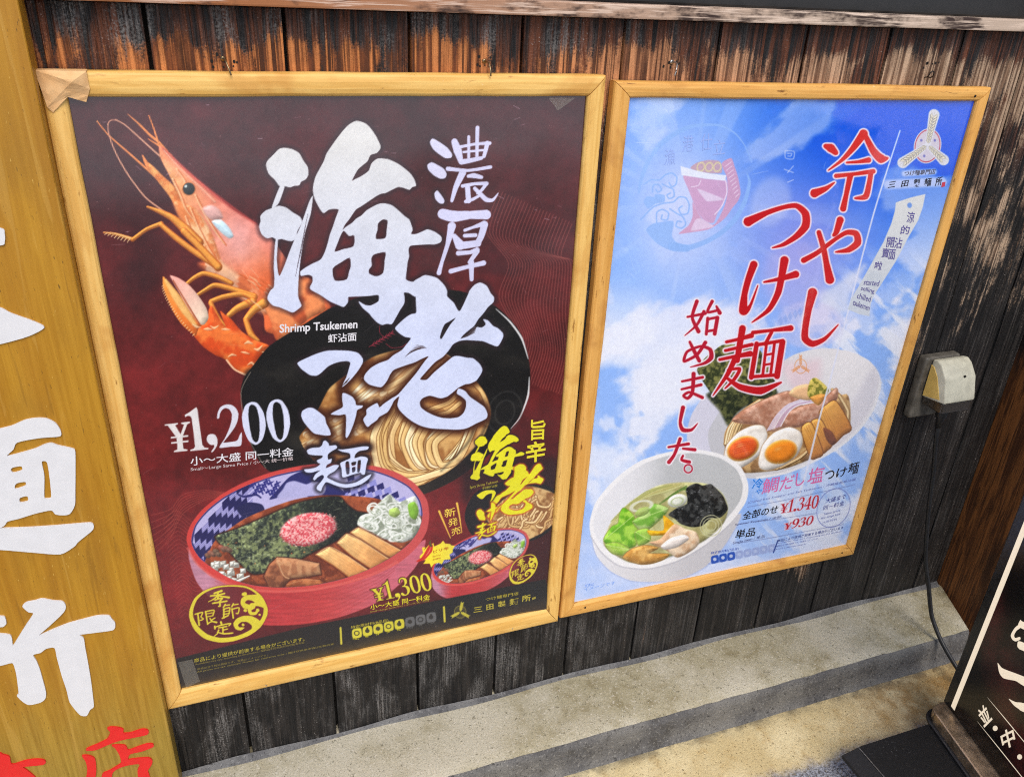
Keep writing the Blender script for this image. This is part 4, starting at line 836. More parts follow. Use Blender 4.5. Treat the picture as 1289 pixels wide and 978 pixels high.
def link(name, me, parent=None, loc=None):
    o = bpy.data.objects.new(name, me); COL.objects.link(o)
    if parent: o.parent = parent
    if loc is not None: o.location = loc
    return o
def thing(name, label, cat, loc=(0, 0, 0), group=None, rot=(0, 0, 0)):
    o = bpy.data.objects.new(name, None); COL.objects.link(o); o.empty_display_size = .05
    o.location = loc; o.rotation_euler = rot; return tag(o, label, cat, group)
def tag(o, label, cat, group=None):
    o['label'] = label; o['category'] = cat
    if group: o['group'] = group
    return o
def mesh(name, verts, faces, mats, smooth=False, parent=None, loc=None, midx=None):
    me = bpy.data.meshes.new(name); me.from_pydata([tuple(v) for v in verts], [], faces); me.update()
    for m in (mats if isinstance(mats, (list, tuple)) else [mats]): me.materials.append(m)
    if midx: me.polygons.foreach_set('material_index', midx)
    if smooth: me.polygons.foreach_set('use_smooth', [True] * len(me.polygons))
    return link(name, me, parent, loc)
def from_bm(name, bm, mats, smooth=False, parent=None, loc=None):
    bmesh.ops.recalc_face_normals(bm, faces=bm.faces)
    me = bpy.data.meshes.new(name); bm.to_mesh(me); bm.free()
    for m in (mats if isinstance(mats, (list, tuple)) else [mats]): me.materials.append(m)
    if smooth: me.polygons.foreach_set('use_smooth', [True] * len(me.polygons))
    return link(name, me, parent, loc)
def add_box(bm, lo, hi, bev=0., seg=2, mi=0):
    r = bmesh.ops.create_cube(bm, size=1)['verts']
    for v in r: v.co = Vector([(a + b) / 2 + c * (b - a) for a, b, c in zip(lo, hi, v.co)])
    if bev:
        e = list({e for v in r for e in v.link_edges}); q = bmesh.ops.bevel(bm, geom=e, offset=bev, segments=seg, affect='EDGES', profile=.6)
        for f in q['faces']: f.material_index = mi
    for v in r:
        if v.is_valid:
            for f in v.link_faces: f.material_index = mi
def prism(bm, pts, axis_fn, a, b, bev=0.):
    """extrude a 2-D outline between a and b; axis_fn(p, t) -> xyz"""
    v0 = [bm.verts.new(axis_fn(p, a)) for p in pts]; v1 = [bm.verts.new(axis_fn(p, b)) for p in pts]; n = len(pts)
    f = [bm.faces.new(v0), bm.faces.new(v1[::-1])]
    for i in range(n): f.append(bm.faces.new((v0[i], v1[i], v1[(i+1) % n], v0[(i+1) % n])))
    if bev: bmesh.ops.bevel(bm, geom=list({e for q in f for e in q.edges}), offset=bev, segments=3, affect='EDGES', profile=.5)
def add_tube(bm, pts, r, n=10, cap=True):
    P = [Vector(p) for p in pts]; rings = []; up = Vector((.3, .2, 1)).normalized()
    for i, p in enumerate(P):
        d = (P[min(i+1, len(P)-1)] - P[max(i-1, 0)]).normalized()
        x = d.cross(up); x = x.normalized() if x.length > 1e-4 else d.orthogonal().normalized(); y = d.cross(x)
        rr = r[i] if hasattr(r, '__len__') else r
        rings.append([bm.verts.new(p + rr * (x * math.cos(2*math.pi*k/n) + y * math.sin(2*math.pi*k/n))) for k in range(n)])
    for a, b in zip(rings, rings[1:]):
        for k in range(n): bm.faces.new((a[k], a[(k+1) % n], b[(k+1) % n], b[k]))
    if cap: bm.faces.new(rings[0][::-1]); bm.faces.new(rings[-1])
def curve3(pts, n=8):
    return [tuple(p) for p in spline(pts, False, n)]
def filled(loops, f3, thick=None):
    """filled outline with holes -> verts, faces (through a 2-D curve so holes are kept)"""
    cu = bpy.data.curves.new('outline', 'CURVE'); cu.dimensions = '2D'; cu.fill_mode = 'FRONT' if not thick else 'BOTH'
    if thick: cu.extrude = thick / 2
    for L in loops:
        s = cu.splines.new('POLY'); s.points.add(len(L) - 1); s.use_cyclic_u = True
        for q, p in zip(s.points, L): q.co = (p[0], p[1], 0, 1)
    o = bpy.data.objects.new('outline', cu); me = o.to_mesh()
    v = [f3(x.co) for x in me.vertices]; f = [tuple(p.vertices) for p in me.polygons]
    o.to_mesh_clear(); bpy.data.objects.remove(o); bpy.data.curves.remove(cu); return v, f

_gl = {}
def glyphs(txt, bold=0.):
    if (txt, bold) not in _gl:
        cu = bpy.data.curves.new('letters', 'FONT'); cu.body = txt; cu.size = 1; cu.offset = bold; cu.resolution_u = 3
        o = bpy.data.objects.new('letters', cu); COL.objects.link(o); dg = bpy.context.evaluated_depsgraph_get(); dg.update()
        e = o.evaluated_get(dg); me = e.to_mesh()
        v = np.array([x.co[:2] for x in me.vertices]); f = [tuple(p.vertices) for p in me.polygons]
        e.to_mesh_clear(); bpy.data.objects.remove(o); bpy.data.curves.remove(cu); _gl[(txt, bold)] = (v, f)
    return _gl[(txt, bold)]

def sheet_y(X, Z, curl):
    """the paper is not quite flat, and the shrimp sheet lifts at its lower right corner"""
    X, Z = np.asarray(X, float), np.asarray(Z, float)
    return -.0007 * (fbm(X, Z, .16, 3, 2) - .5) - curl * .0035 * sm(.54, .6, X) * sm(.79, .85, Z)

class Lettering:
    """printed type laid on a sheet: every line is fitted to its surveyed parallelogram on the paper"""
    def __init__(s, to_sheet, curl=0.): s.curl = curl; s.v = []; s.f = []; s.mi = []; s.mats = []; s.keys = {}; s.to = to_sheet
    def mat(s, col):
        if col not in s.keys:
            k = NB('printed_ink'); k.out(lin(*col), .38); s.keys[col] = len(s.mats); s.mats.append(k.m)
        return s.keys[col]
    def line(s, txt, bl, br, tl, col, bold=0., lay=0):
        v, f = glyphs(txt, bold)
        if len(v) == 0: return
        lo, hi = v.min(0), v.max(0); q = (v - lo) / (hi - lo)
        bl, br, tl = s.to(bl), s.to(br), s.to(tl)
        P = bl + q[:, :1] * (br - bl) + q[:, 1:] * (tl - bl); n = len(s.v)
        Y = sheet_y(P[:, 0], P[:, 1], s.curl); s.v += [(p[0], y - .0003 - .00012 * lay, -p[1]) for p, y in zip(P, Y)]; s.f += [tuple(a + n for a in t) for t in f]; s.mi += [s.mat(col)] * len(f)
    def done(s, parent): return mesh('lettering', s.v, s.f, s.mats, parent=parent, midx=s.mi)

# ================================================================ materials
def wood_plank():
    k = NB('charred_cedar'); p = k.n('NewGeometry').outputs['Position']; sp = k.n('SeparateXYZ'); k.l(p, sp.inputs[0]); X, Z = sp.outputs[0], sp.outputs[2]
    g1 = k.noise(k.mapped(p, (1, 1, .05), 7), 120, 5, .6, .6); g2 = k.noise(k.mapped(p, (1, 1, .03), 3), 330, 4, .7, .3); big = k.noise(k.mapped(p, (1, 1, .45), 9), 9, 5, .62); mid = k.noise(k.mapped(p, (1, 1, .4), 5), 26, 5, .6)
    fine = k.noise(p, 420, 3, .7)
    ln = k.noise(k.mapped(p, (1, 1, .012), 4), 210, 2, .5, .25)
    grain = k.rng(k.math('ADD', k.math('MULTIPLY', g1, .45), k.math('MULTIPLY', ln, .55)), .41, .58)
    # where weather has worn the char away: a band above the frames, darkened at its top as the ledge's shadow, and the right-hand end at mid height
    band = k.math('MULTIPLY', k.rng(Z, 1.05, 1.12), k.rng(Z, 1.135, 1.196, 1., 0.))
    right = k.math('MULTIPLY', k.rng(X, 1.20, 1.36), k.math('MULTIPLY', k.rng(Z, .55, .95), k.rng(Z, 1.14, 1.20, 1., .0)))
    patch = k.math('MULTIPLY', k.rng(X, 1.06, 1.13), k.math('MULTIPLY', k.rng(X, 1.16, 1.21, 1., 0.), k.math('MULTIPLY', k.rng(Z, .12, .20), k.rng(Z, .24, .30, 1., 0.))))
    worn = k.math('MAXIMUM', band, k.math('MAXIMUM', k.math('MULTIPLY', right, .86), k.math('MULTIPLY', patch, .46)))
    bs, ms, fs_ = k.rng(big, .32, .68), k.rng(mid, .34, .66), k.rng(fine, .35, .65)
    t = k.math('ADD', k.math('MULTIPLY', worn, .50), k.math('ADD', k.math('MULTIPLY', bs, .30), k.math('ADD', k.math('MULTIPLY', ms, .26), k.math('ADD', k.math('MULTIPLY', k.rng(g1, .36, .64), .12), k.math('MULTIPLY', fs_, .10)))))
    mask = k.rng(t, .70, .90)
    warm = k.mix(k.rng(X, .35, 1.25), lin(118, 64, 34), lin(128, 100, 78)); lite = k.mix(k.rng(X, .35, 1.25), lin(198, 126, 72), lin(186, 160, 134))
    bare = k.mix(k.math('MULTIPLY', grain, k.rng(mid, .30, .6)), warm, lite)
    bare = k.mix(k.math('MULTIPLY', k.rng(ln, .49, .40), k.rng(k.noise(k.mapped(p, (1, 1, .3), 2), 60, 3), .35, .6, .25, .85)), bare, lin(58, 34, 22))
    brn = k.mix(k.rng(Z, .95, 1.1), lin(46, 42, 40), lin(104, 58, 36))
    char = k.mix(k.rng(g1, .40, .64), lin(24, 23, 24), brn)
    left = k.rng(X, 1.0, .35, .14, 1.)
    ash = k.math('MULTIPLY', k.math('MULTIPLY', k.rng(mid, .44, .66), k.rng(k.math('ADD', k.math('MULTIPLY', g2, .5), k.math('MULTIPLY', fine, .5)), .44, .60)), left); char = k.mix(k.math('MULTIPLY', ash, .95), char, lin(128, 125, 122))
    char = k.mix(k.math('MULTIPLY', k.rng(ln, .52, .64), k.math('MULTIPLY', k.rng(mid, .4, .6), .16)), char, lin(112, 108, 106))
    char = k.mix(k.rng(ln, .42, .34, 0, .5), char, lin(16, 15, 16))
    scr = k.math('MULTIPLY', k.rng(fine, .62, .70), k.rng(g1, .5, .60)); char = k.mix(k.math('MULTIPLY', scr, .8), char, lin(178, 172, 166))
    k.bump(k.math('ADD', k.math('MULTIPLY', grain, .9), k.math('MULTIPLY', fine, .4)), .9, .0026)
    return k.out(k.mix(mask, char, bare), k.rng(mask, 0, 1, .55, .8), .35)

def wood_frame(name, a, b, knot):
    k = NB(name); at = k.n('Attribute', attribute_name='grain').outputs['Vector']
    g = k.noise(k.mapped(at, (1, 14, 14), 5), 9, 5, .55, .8); w = k.noise(k.mapped(at, (1, 1, 1), 3), 14, 3); d = k.noise(at, 160, 4, .7); d2 = k.noise(k.mapped(at, (1, 4, 4)), 30, 4, .6)
    c = k.mix(k.rng(g, .32, .68), a, b); c = k.mix(k.rng(w, .52, .74, 0, .75), c, knot); c = k.mix(k.math('MULTIPLY', k.rng(d2, .60, .70), k.rng(w, .55, .42)), c, tuple(x * .62 for x in knot[:3]))
    c = k.mix(k.math('MULTIPLY', k.rng(d, .66, .74), k.rng(d2, .5, .62)), c, lin(96, 66, 36))
    c = k.mix(k.math('MULTIPLY', k.rng(d, .32, .26), k.rng(d2, .5, .4)), c, lin(246, 226, 186))
    k.bump(k.math('ADD', g, k.math('MULTIPLY', d, .5)), .25, .0006); return k.out(c, k.rng(w, .3, .7, .42, .55), .4)

def wood_board():
    k = NB('varnished_signboard'); p = k.n('NewGeometry').outputs['Position']; sp = k.n('SeparateXYZ'); k.l(p, sp.inputs[0])
    g = k.noise(k.mapped(p, (1, 1, .035)), 170, 4, .6, .5); big = k.noise(k.mapped(p, (1, 1, .4)), 14, 4); f = k.noise(k.mapped(p, (1, 1, .2)), 380, 3, .7)
    wv = k.n('TexWave', wave_type='BANDS', bands_direction='X'); wv.inputs['Scale'].default_value = 7; wv.inputs['Distortion'].default_value = 9; wv.inputs['Detail'].default_value = 2; wv.inputs['Detail Scale'].default_value = 1.2; k.l(k.mapped(p, (1, 1, .22)), wv.inputs['Vector'])
    a = k.mix(k.rng(g, .25, .75), lin(170, 120, 26), lin(190, 140, 40)); a = k.mix(k.math('MULTIPLY', wv.outputs['Fac'], .30), a, lin(150, 94, 20)); a = k.mix(k.rng(big, .50, .72, 0, .35), a, lin(140, 100, 34))
    w = k.mix(k.rng(g, .3, .7), lin(128, 108, 40), lin(162, 140, 62)); m = k.rng(k.math('ADD', sp.outputs[2], k.math('MULTIPLY', big, .28)), .58, .26)
    c = k.mix(k.math('MULTIPLY', m, .8), a, w); c = k.mix(k.math('MULTIPLY', k.rng(f, .68, .76), k.rng(big, .45, .6)), c, lin(222, 182, 92)); c = k.mix(k.math('MULTIPLY', k.rng(k.noise(k.mapped(p, (1, 1, .06)), 60, 3, .5, 1.2), .62, .68), .22), c, lin(210, 168, 84)); c = k.mix(k.math('MULTIPLY', k.rng(k.noise(k.mapped(p, (1, 1, .05)), 95, 3, .5, .8), .36, .30), .35), c, lin(124, 84, 24)); c = k.mix(k.rng(f, .34, .28, 0, .7), c, lin(84, 62, 26))
    k.bump(k.math('ADD', g, f), .35, .0007); return k.out(c, .42, .4)

def concrete(name, c1, c2, stain, sp1, sc_=1.0, grit=.4, speck=.0):
    k = NB(name); p = k.n('NewGeometry').outputs['Position']
    b = k.noise(p, 7 * sc_, 6, .6); m = k.noise(p, 34 * sc_, 5, .65); f = k.noise(p, 210, 3, .85); f2 = k.noise(p, 380, 2, .9)
    c = k.mix(k.rng(b, .36, .64), c1, c2); c = k.mix(k.math('MULTIPLY', k.math('MULTIPLY', k.rng(m, .46, .70), k.rng(b, .58, .40)), .7), c, stain)
    c = k.mix(k.rng(f, .55, .66, 0, .6), c, sp1); c = k.mix(k.rng(f2, .34, .44, .75, 0), c, tuple(x * .40 for x in c1[:3])); pit = k.rng(k.noise(p, 120, 3, .75), .62, .68, 0, .75); c = k.mix(pit, c, tuple(x * .42 for x in c1[:3])); vc = k.n('TexVoronoi', feature='DISTANCE_TO_EDGE'); vc.inputs['Scale'].default_value = 2.6; wp = k.n('Mix', data_type='VECTOR'); wp.inputs[0].default_value = .10; k.l(p, wp.inputs[4]); nz = k.n('TexNoise'); nz.inputs['Scale'].default_value = 9; nz.inputs['Detail'].default_value = 5; k.l(p, nz.inputs['Vector']); k.l(nz.outputs['Color'], wp.inputs[5]); k.l(wp.outputs[1], vc.inputs['Vector']); crack = k.math('MULTIPLY', k.rng(vc.outputs['Distance'], .006, .002), k.rng(b, .50, .58)); c = k.mix(k.math('MULTIPLY', crack, .0), c, tuple(x * .25 for x in c1[:3]))
    if speck:
        v = k.n('TexVoronoi'); v.inputs['Scale'].default_value = 240; k.l(p, v.inputs['Vector']); c = k.mix(k.math('MULTIPLY', k.rng(v.outputs['Distance'], .30, .18), k.math('MULTIPLY', k.rng(k.noise(p, 70, 3), .42, .6), speck)), c, lin(54, 44, 26))
    k.bump(k.math('SUBTRACT', k.math('ADD', f, k.math('MULTIPLY', m, .6)), pit), grit, .003); return k.out(c, .88, .25)

def ground_mat():
    k = NB('worn_aggregate_paving'); p = k.n('NewGeometry').outputs['Position']; sp = k.n('SeparateXYZ'); k.l(p, sp.inputs[0])
    b = k.noise(p, 6, 6, .6); m = k.noise(p, 30, 5, .65); f = k.noise(p, 190, 3, .85); f2 = k.noise(p, 330, 2, .9)
    c = k.mix(k.rng(b, .36, .62), lin(230, 214, 170), lin(206, 186, 138)); c = k.mix(k.math('MULTIPLY', k.rng(m, .50, .74), .55), c, lin(170, 134, 68))
    right = k.rng(sp.outputs[0], 1.08, 1.32); c = k.mix(k.math('MULTIPLY', right, k.rng(m, .3, .6, .25, .8)), c, lin(150, 112, 58))
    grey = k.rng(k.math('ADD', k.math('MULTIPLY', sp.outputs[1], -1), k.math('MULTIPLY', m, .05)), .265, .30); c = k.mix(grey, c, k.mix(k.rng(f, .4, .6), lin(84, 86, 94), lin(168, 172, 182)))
    near = k.rng(sp.outputs[1], -.17, -.135); c = k.mix(k.math('MULTIPLY', near, k.rng(m, .35, .6)), c, lin(112, 108, 94))
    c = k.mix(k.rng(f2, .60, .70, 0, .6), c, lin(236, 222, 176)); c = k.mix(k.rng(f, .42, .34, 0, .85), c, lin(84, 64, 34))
    far = k.rng(sp.outputs[1], -.6, -1.2); c = k.mix(far, c, lin(70, 68, 66)); c = k.mix(k.rng(sp.outputs[1], -1.6, -6.5), c, lin(238, 238, 240))  # unseen street, darkened then whitened to throw haze onto the posters' tops
    k.bump(k.math('ADD', f, k.math('MULTIPLY', f2, .6)), .5, .003); return k.out(c, .9, .25)

def print_mat(name):
    k = NB(name); a = k.n('Attribute', attribute_name='ink'); p = k.n('NewGeometry').outputs['Position']
    n = k.noise(p, 3.5, 2, .4); f = k.noise(p, 60, 3)
    k.b.inputs['Coat Weight'].default_value = 1.0; k.b.inputs['Coat IOR'].default_value = 1.72
    k.l(k.rng(f, .3, .7, .05, .16), k.b.inputs['Coat Roughness'])
    bp = k.n('Bump'); bp.inputs['Strength'].default_value = .8; bp.inputs['Distance'].default_value = .016; k.l(n, bp.inputs['Height']); k.l(bp.outputs[0], k.b.inputs['Coat Normal'])
    return k.out(a.outputs['Color'], .5, .2)
# ================================================================ setting
M_PLANK = wood_plank(); M_DARK = plain('dark_bore', (.008, .006, .005), .9)
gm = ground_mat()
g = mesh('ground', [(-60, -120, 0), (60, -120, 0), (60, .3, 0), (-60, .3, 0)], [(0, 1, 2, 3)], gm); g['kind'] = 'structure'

# kerb: cement step along the foot of the wall, its riser coated in grey mortar
M_KTOP = concrete('cement_top', lin(168, 160, 132), lin(194, 188, 168), lin(132, 120, 86), lin(224, 218, 204)); M_KRIS = concrete('mortar_riser', lin(94, 93, 93), lin(120, 118, 114), lin(74, 71, 66), lin(160, 158, 152), 1.4, .7)
def kerb():
    rn = random.Random(5); xs = np.linspace(-.4, 1.50, 300); V = []; F = []; mi = []
    prof = [(.03, .0630, 0), (.004, .0632, 0), (-.02, .0632, 0), (-.06, .0630, 0), (-.10, .0628, 0), (-.128, .0624, 0), (-.1325, .0600, 1), (-.1345, .045, 1), (-.1355, .02, 1), (-.1385, .004, 1), (-.147, -.002, 1)]
    for i, x in enumerate(xs):
        for j, (y, z, m) in enumerate(prof):
            w = .0016 * (noise2(np.array([x * 22.]), np.array([j * .7]), 3)[0] - .5) + ((.0018 * (noise2(np.array([x * 9.]), np.array([1.]), 8)[0] - .5) + .0018 * (noise2(np.array([x * 47.]), np.array([2. + .3*j]), 5)[0] - .5)) if j >= 5 else 0)
            xx = x + (max(0, y + .14) * .42 - .0 if i == len(xs) - 1 else 0)
            V.append((xx, y + w, max(z + .5 * w, -.002)))
    n = len(prof)
    for i in range(len(xs) - 1):
        for j in range(n - 1): F.append((i*n+j, i*n+j+1, (i+1)*n+j+1, (i+1)*n+j)); mi.append(prof[j+1][2])
    e = (len(xs) - 1) * n; b = len(V); V += [(V[e][0], .03, -.002)]; F.append(tuple(range(e, e + n)) + (b,)); mi.append(1)
    o = mesh('kerb', V, F, [M_KTOP, M_KRIS], True, midx=mi); o['kind'] = 'structure'
kerb()

# plank wall: charred boards 140 mm wide, the feet bedded in a ragged mortar fillet
wall = thing('plank_wall', 'charred black and brown upright plank wall behind the framed posters', 'wall', (.75, .01, .063))
J = [-.337, -.197, -.056, .0845, .226, .367, .5075, .646, .787, .927, 1.070, 1.208, 1.345, 1.4865, 1.5555]
HX = [(.158, 1.126), (.459, 1.127), (.718, 1.129), (1.157, 1.134)]
rn = random.Random(1)
for i, (a, b) in enumerate(zip(J, J[1:])):
    bm = bmesh.new(); d = rn.uniform(-.001, .001)
    gap = .0022 if i < len(J) - 2 else .0008
    add_box(bm, (a + gap - .75, d - .0005, .0), (b - gap - .75, .018, 1.1275), .0016, 2)
    for hx, hz in HX:
        if a < hx < b:
            for q in range(8 if hx in (.158,) else 6):
                x, z = hx + rn.uniform(-.012, .016), hz + rn.uniform(.003, .017); r = rn.uniform(.0009, .0018)
                c = [bm.verts.new((x - .75 + r*math.cos(t*.785), d - .0009, z - .063 + r*1.2*math.sin(t*.785))) for t in range(8)]
                f = bm.faces.new(c); f.material_index = 1
    o = from_bm('plank', bm, [M_PLANK, M_DARK], False, wall)
V = []; F = []; xs = np.linspace(-.4, 1.553, 140)
for i, x in enumerate(xs):
    h = .0015 + .005 * fbm(np.array([x]), np.array([.3]), .09, 2, 4)[0] + .003 * math.sin(x * 21)
    V += [(x - .75, -.0006 - .0012, .002 + h), (x - .75, -.0048, h * .55 + .001), (x - .75, -.0095 - .003 * math.sin(x * 17), .0004)]
for i in range(len(xs) - 1):
    for j in range(2): F.append((3*i+j, 3*i+j+1, 3*i+j+4, 3*i+j+3))
mesh('mortar_fillet', V, F, concrete('fillet_mortar', lin(92, 92, 94), lin(116, 116, 116), lin(70, 70, 72), lin(150, 150, 150), 2), True, wall)
bm = bmesh.new(); add_box(bm, (-1.1, .019, -.07), (1.1, .035, 1.13)); from_bm('backing', bm, M_DARK, False, wall)

def wood_ledge():
    k = NB('weathered_ledge'); p = k.n('NewGeometry').outputs['Position']; sp = k.n('SeparateXYZ'); k.l(p, sp.inputs[0])
    g = k.noise(k.mapped(p, (.05, 1, 1)), 240, 4, .6, .4); b = k.noise(k.mapped(p, (.5, 1, 1)), 22, 5, .65)
    c = k.mix(k.rng(sp.outputs[0], .1, 1.0), lin(158, 100, 60), lin(184, 164, 146)); c = k.mix(k.rng(g, .5, .62, 0, .5), c, lin(236, 214, 196)); c = k.mix(k.math('MULTIPLY', k.rng(b, .44, .58), k.rng(g, .66, .45)), c, lin(58, 44, 40))
    k.bump(g, .5, .001); return k.out(c, .8, .3)
bm = bmesh.new(); add_box(bm, (-1.2, -.012, 0), (1.4, .16, .0165), .002, 2)
led = from_bm('window_sill', bm, wood_ledge(), loc=(.6, 0, 1.1915)); tag(led, 'weathered pale timber ledge running along the top of the plank wall', 'ledge')
win = thing('shop_window', 'dark shop window glass above the timber ledge', 'window', (.6, .06, 1.208))
k = NB('dark_glass'); k.out((.006, .007, .009, 1), .04, .6); GL = k.m
bm = bmesh.new(); add_box(bm, (-1.2, .0, .03), (1.4, .008, .9)); from_bm('pane', bm, GL, False, win)
bm = bmesh.new(); add_box(bm, (-1.2, -.02, .0), (1.4, .03, .03), .003); from_bm('frame', bm, plain('black_sash', (.012, .012, .013), .4), False, win)

# post at the corner
def wood_post():
    k = NB('stained_post'); p = k.n('NewGeometry').outputs['Position']; sp = k.n('SeparateXYZ'); k.l(p, sp.inputs[0])
    g = k.noise(k.mapped(p, (1, 1, .06)), 150, 5, .6, .8); b = k.noise(k.mapped(p, (1, 1, .5)), 16, 4); f = k.noise(p, 300, 3, .7)
    v = k.n('TexVoronoi'); v.inputs['Scale'].default_value = 9; k.l(k.mapped(p, (1, 1, .8)), v.inputs['Vector'])
    rings = k.math('SINE', k.math('MULTIPLY', v.outputs['Distance'], 150)); kn = k.math('MULTIPLY', k.rng(v.outputs['Distance'], .20, .06), k.rng(rings, .55, .95))
    c = k.mix(k.rng(g, .38, .64), lin(76, 42, 20), lin(140, 86, 42)); c = k.mix(k.rng(b, .55, .75, 0, .6), c, lin(52, 32, 18))
    c = k.mix(k.math('MULTIPLY', kn, .7), c, lin(178, 128, 62)); c = k.mix(k.math('MULTIPLY', k.rng(f, .66, .72), k.rng(b, .4, .6)), c, lin(196, 140, 80))
    ch = k.rng(k.math('ADD', sp.outputs[2], k.math('MULTIPLY', b, .08)), .62, .69); c = k.mix(ch, c, lin(26, 20, 18))
    red = k.math('MULTIPLY', ch, k.math('MULTIPLY', k.rng(b, .48, .6), k.rng(g, .45, .6))); c = k.mix(red, c, lin(120, 66, 40))
    k.bump(k.math('ADD', g, k.math('MULTIPLY', kn, .6)), .5, .002); return k.out(c, .6, .4)
bm = bmesh.new(); add_box(bm, (0, -.15, -.0), (.16, .06, 1.4), .006, 3)
post = from_bm('corner_post', bm, wood_post(), loc=(1.557, 0, .0)); tag(post, 'knotty brown timber post at the right end of the plank wall', 'post')

# ================================================================ left-hand signboard
BF = -.030
def px_to_plane(u, v, y):
    d = RM.transposed() @ Vector(((u - 644.5) / FPX, (v - 489.) / FPX, 1.)); C0 = Vector(SURVEY)
    return C0 + d * ((y - C0.y) / d.y)
brd = thing('wooden_signboard', 'tall varnished wooden signboard with raised white and red brush characters', 'signboard', (-.25, -.01, 0))
bm = bmesh.new(); add_box(bm, (-.25, BF + .01, 0), (.2268, .017, 1.6), .0025, 3); from_bm('board', bm, wood_board(), False, brd)
M_WL = plain('white_acrylic', lin(222, 222, 224)[:3], .45, var=.02); M_RL = plain('red_acrylic', lin(222, 34, 34)[:3], .4, var=.04)
def raised(name, loops, mat, t=.0022):
    f = lambda co: px_fix(co)
    L2 = []
    for L in loops:
        W = [px_to_plane(u, v, BF - .001) for u, v in spline(L, n=4)]; L2.append([(w.x, w.z) for w in W])
    v, fc = filled(L2, lambda co: (co.x + .25, BF + .01 - t / 2 + co.z, co.y), t)
    mesh(name, v, fc, mat, False, brd)
B1 = lambda p: T(0, 500, 4.078, p); B2 = lambda p: T(0, 700, 4.8875, p); B3 = lambda p: T(0, 820, 5.371, p)
raised('white_character', [B1([(-260,260),(-60,175),(0,160),(60,145),(130,115),(190,105),(240,108),(285,130),(310,165),(315,190),(300,200),(200,208),(90,230),(70,265),(36,299),(100,285),(180,262),(230,240),(265,233),(300,245),(375,262),(387,280),(388,380),(387,480),(385,550),(360,595),(325,603),(285,598),(262,578),(180,595),(100,620),(40,635),(20,658),(-60,690),(-300,700)]),
    B1([(55,370),(70,357),(110,352),(113,372),(70,385)]), B1([(78,450),(90,438),(130,432),(130,452),(80,468)]), B1([(102,515),(140,505),(143,530),(105,537)]), B1([(215,330),(242,333),(256,420),(263,495),(260,515),(240,517),(228,508),(228,400)])], M_WL)
raised('white_character', [B1([(-200,685),(-60,672),(150,665),(300,655),(440,643),(475,645),(482,665),(470,685),(420,725),(400,742),(395,748),(380,765),(310,803),(180,795),(0,780),(-200,770)])], M_WL)
raised('white_character', [B2([(138,305),(165,280),(215,270),(260,258),(330,270),(385,275),(405,300),(400,330),(370,365),(300,430),(240,483),(330,445),(420,410),(510,385),(600,363),(670,362),(690,385),(708,405),(708,435),(690,452),(600,465),(520,475),(490,480),(515,500),(525,560),(540,640),(560,760),(577,900),(575,925),(555,940),(545,960),(530,978),(490,970),(430,895),(410,820),(380,730),(350,620),(335,560),(285,565),(250,590),(205,603),(225,640),(245,690),(265,760),(283,830),(280,870),(250,895),(180,910),(140,890),(105,855),(115,840),(110,790),(100,720),(80,655),(40,660),(0,670),(-160,700),(-160,470),(-40,470),(60,480),(75,510),(80,545),(110,500),(160,420),(205,350),(175,340)])], M_WL)
raised('white_character', [B2([(-60,350),(0,365),(30,370),(40,410),(20,430),(0,432),(-60,440)])], M_WL)
raised('white_character', [[(-80,380),(-30,384),(0,387),(14,394),(42,404),(56,412),(36,423),(0,433),(-80,450)]], M_WL)
raised('white_character', [[(-60,283),(0,287),(6,294),(6,305),(0,309),(-60,316)]], M_WL)
raised('red_character', [B3([(725,515),(750,505),(800,508),(835,520),(835,545),(880,545),(960,520),(1000,525),(1005,545),(985,560),(900,578),(800,600),(720,630),(650,660),(585,665),(590,650),(660,620),(720,590),(740,560),(745,540)])], M_RL)
raised('red_character', [B3([(555,700),(600,697),(640,715),(650,760),(648,830),(600,1000),(520,1040),(570,900),(590,800),(580,740)])], M_RL)
raised('red_character', [B3([(755,630),(800,625),(850,630),(870,660),(930,640),(1000,618),(1035,620),(1035,640),(960,670),(890,685),(870,700),(870,725),(900,720),(1000,712),(1030,730),(1025,760),(1000,800),(1010,830),(1010,930),(700,960),(690,830),(740,800),(790,770),(820,745),(805,690),(780,650)]), B3([(800,785),(860,765),(930,755),(945,765),(930,800),(925,900),(770,910),(760,820)])], M_RL)
raised('red_character', [B3([(-160,640),(0,680),(20,690),(65,705),(75,750),(100,755),(180,730),(250,722),(300,728),(310,745),(290,760),(200,770),(155,775),(190,800),(250,860),(240,960),(0,960),(-160,900)])], M_RL)

# ================================================================ framed posters
PRINT_S = None
def sheet_mesh(sh, parent, mat, curl):
    nx, ny = sh.nx, sh.ny
    X, Z = np.meshgrid(np.linspace(0, sh.w, nx), np.linspace(0, sh.h, ny))
    co = np.stack([X, sheet_y(X, Z, curl), -Z], -1).astype(np.float32).reshape(-1)
    me = bpy.data.meshes.new('print'); me.vertices.add(nx*ny); me.vertices.foreach_set('co', co)
    idx = np.arange(nx*ny).reshape(ny, nx); q = np.stack([idx[1:, :-1], idx[1:, 1:], idx[:-1, 1:], idx[:-1, :-1]], -1).reshape(-1, 4)
    me.loops.add(q.size); me.loops.foreach_set('vertex_index', q.reshape(-1).astype(np.int32))
    me.polygons.add(len(q)); me.polygons.foreach_set('loop_start', np.arange(0, q.size, 4, dtype=np.int32)); me.update(calc_edges=True)
    at = me.color_attributes.new('ink', 'FLOAT_COLOR', 'POINT')
    c = s2l(np.clip(sh.img, 0, 1)) ** 1.07 * .99 + .001
    at.data.foreach_set('color', np.concatenate([c, np.ones(c.shape[:2] + (1,))], -1).astype(np.float32).reshape(-1))
    me.polygons.foreach_set('use_smooth', np.ones(len(q), bool))
    me.materials.append(mat); return link('print', me, parent)

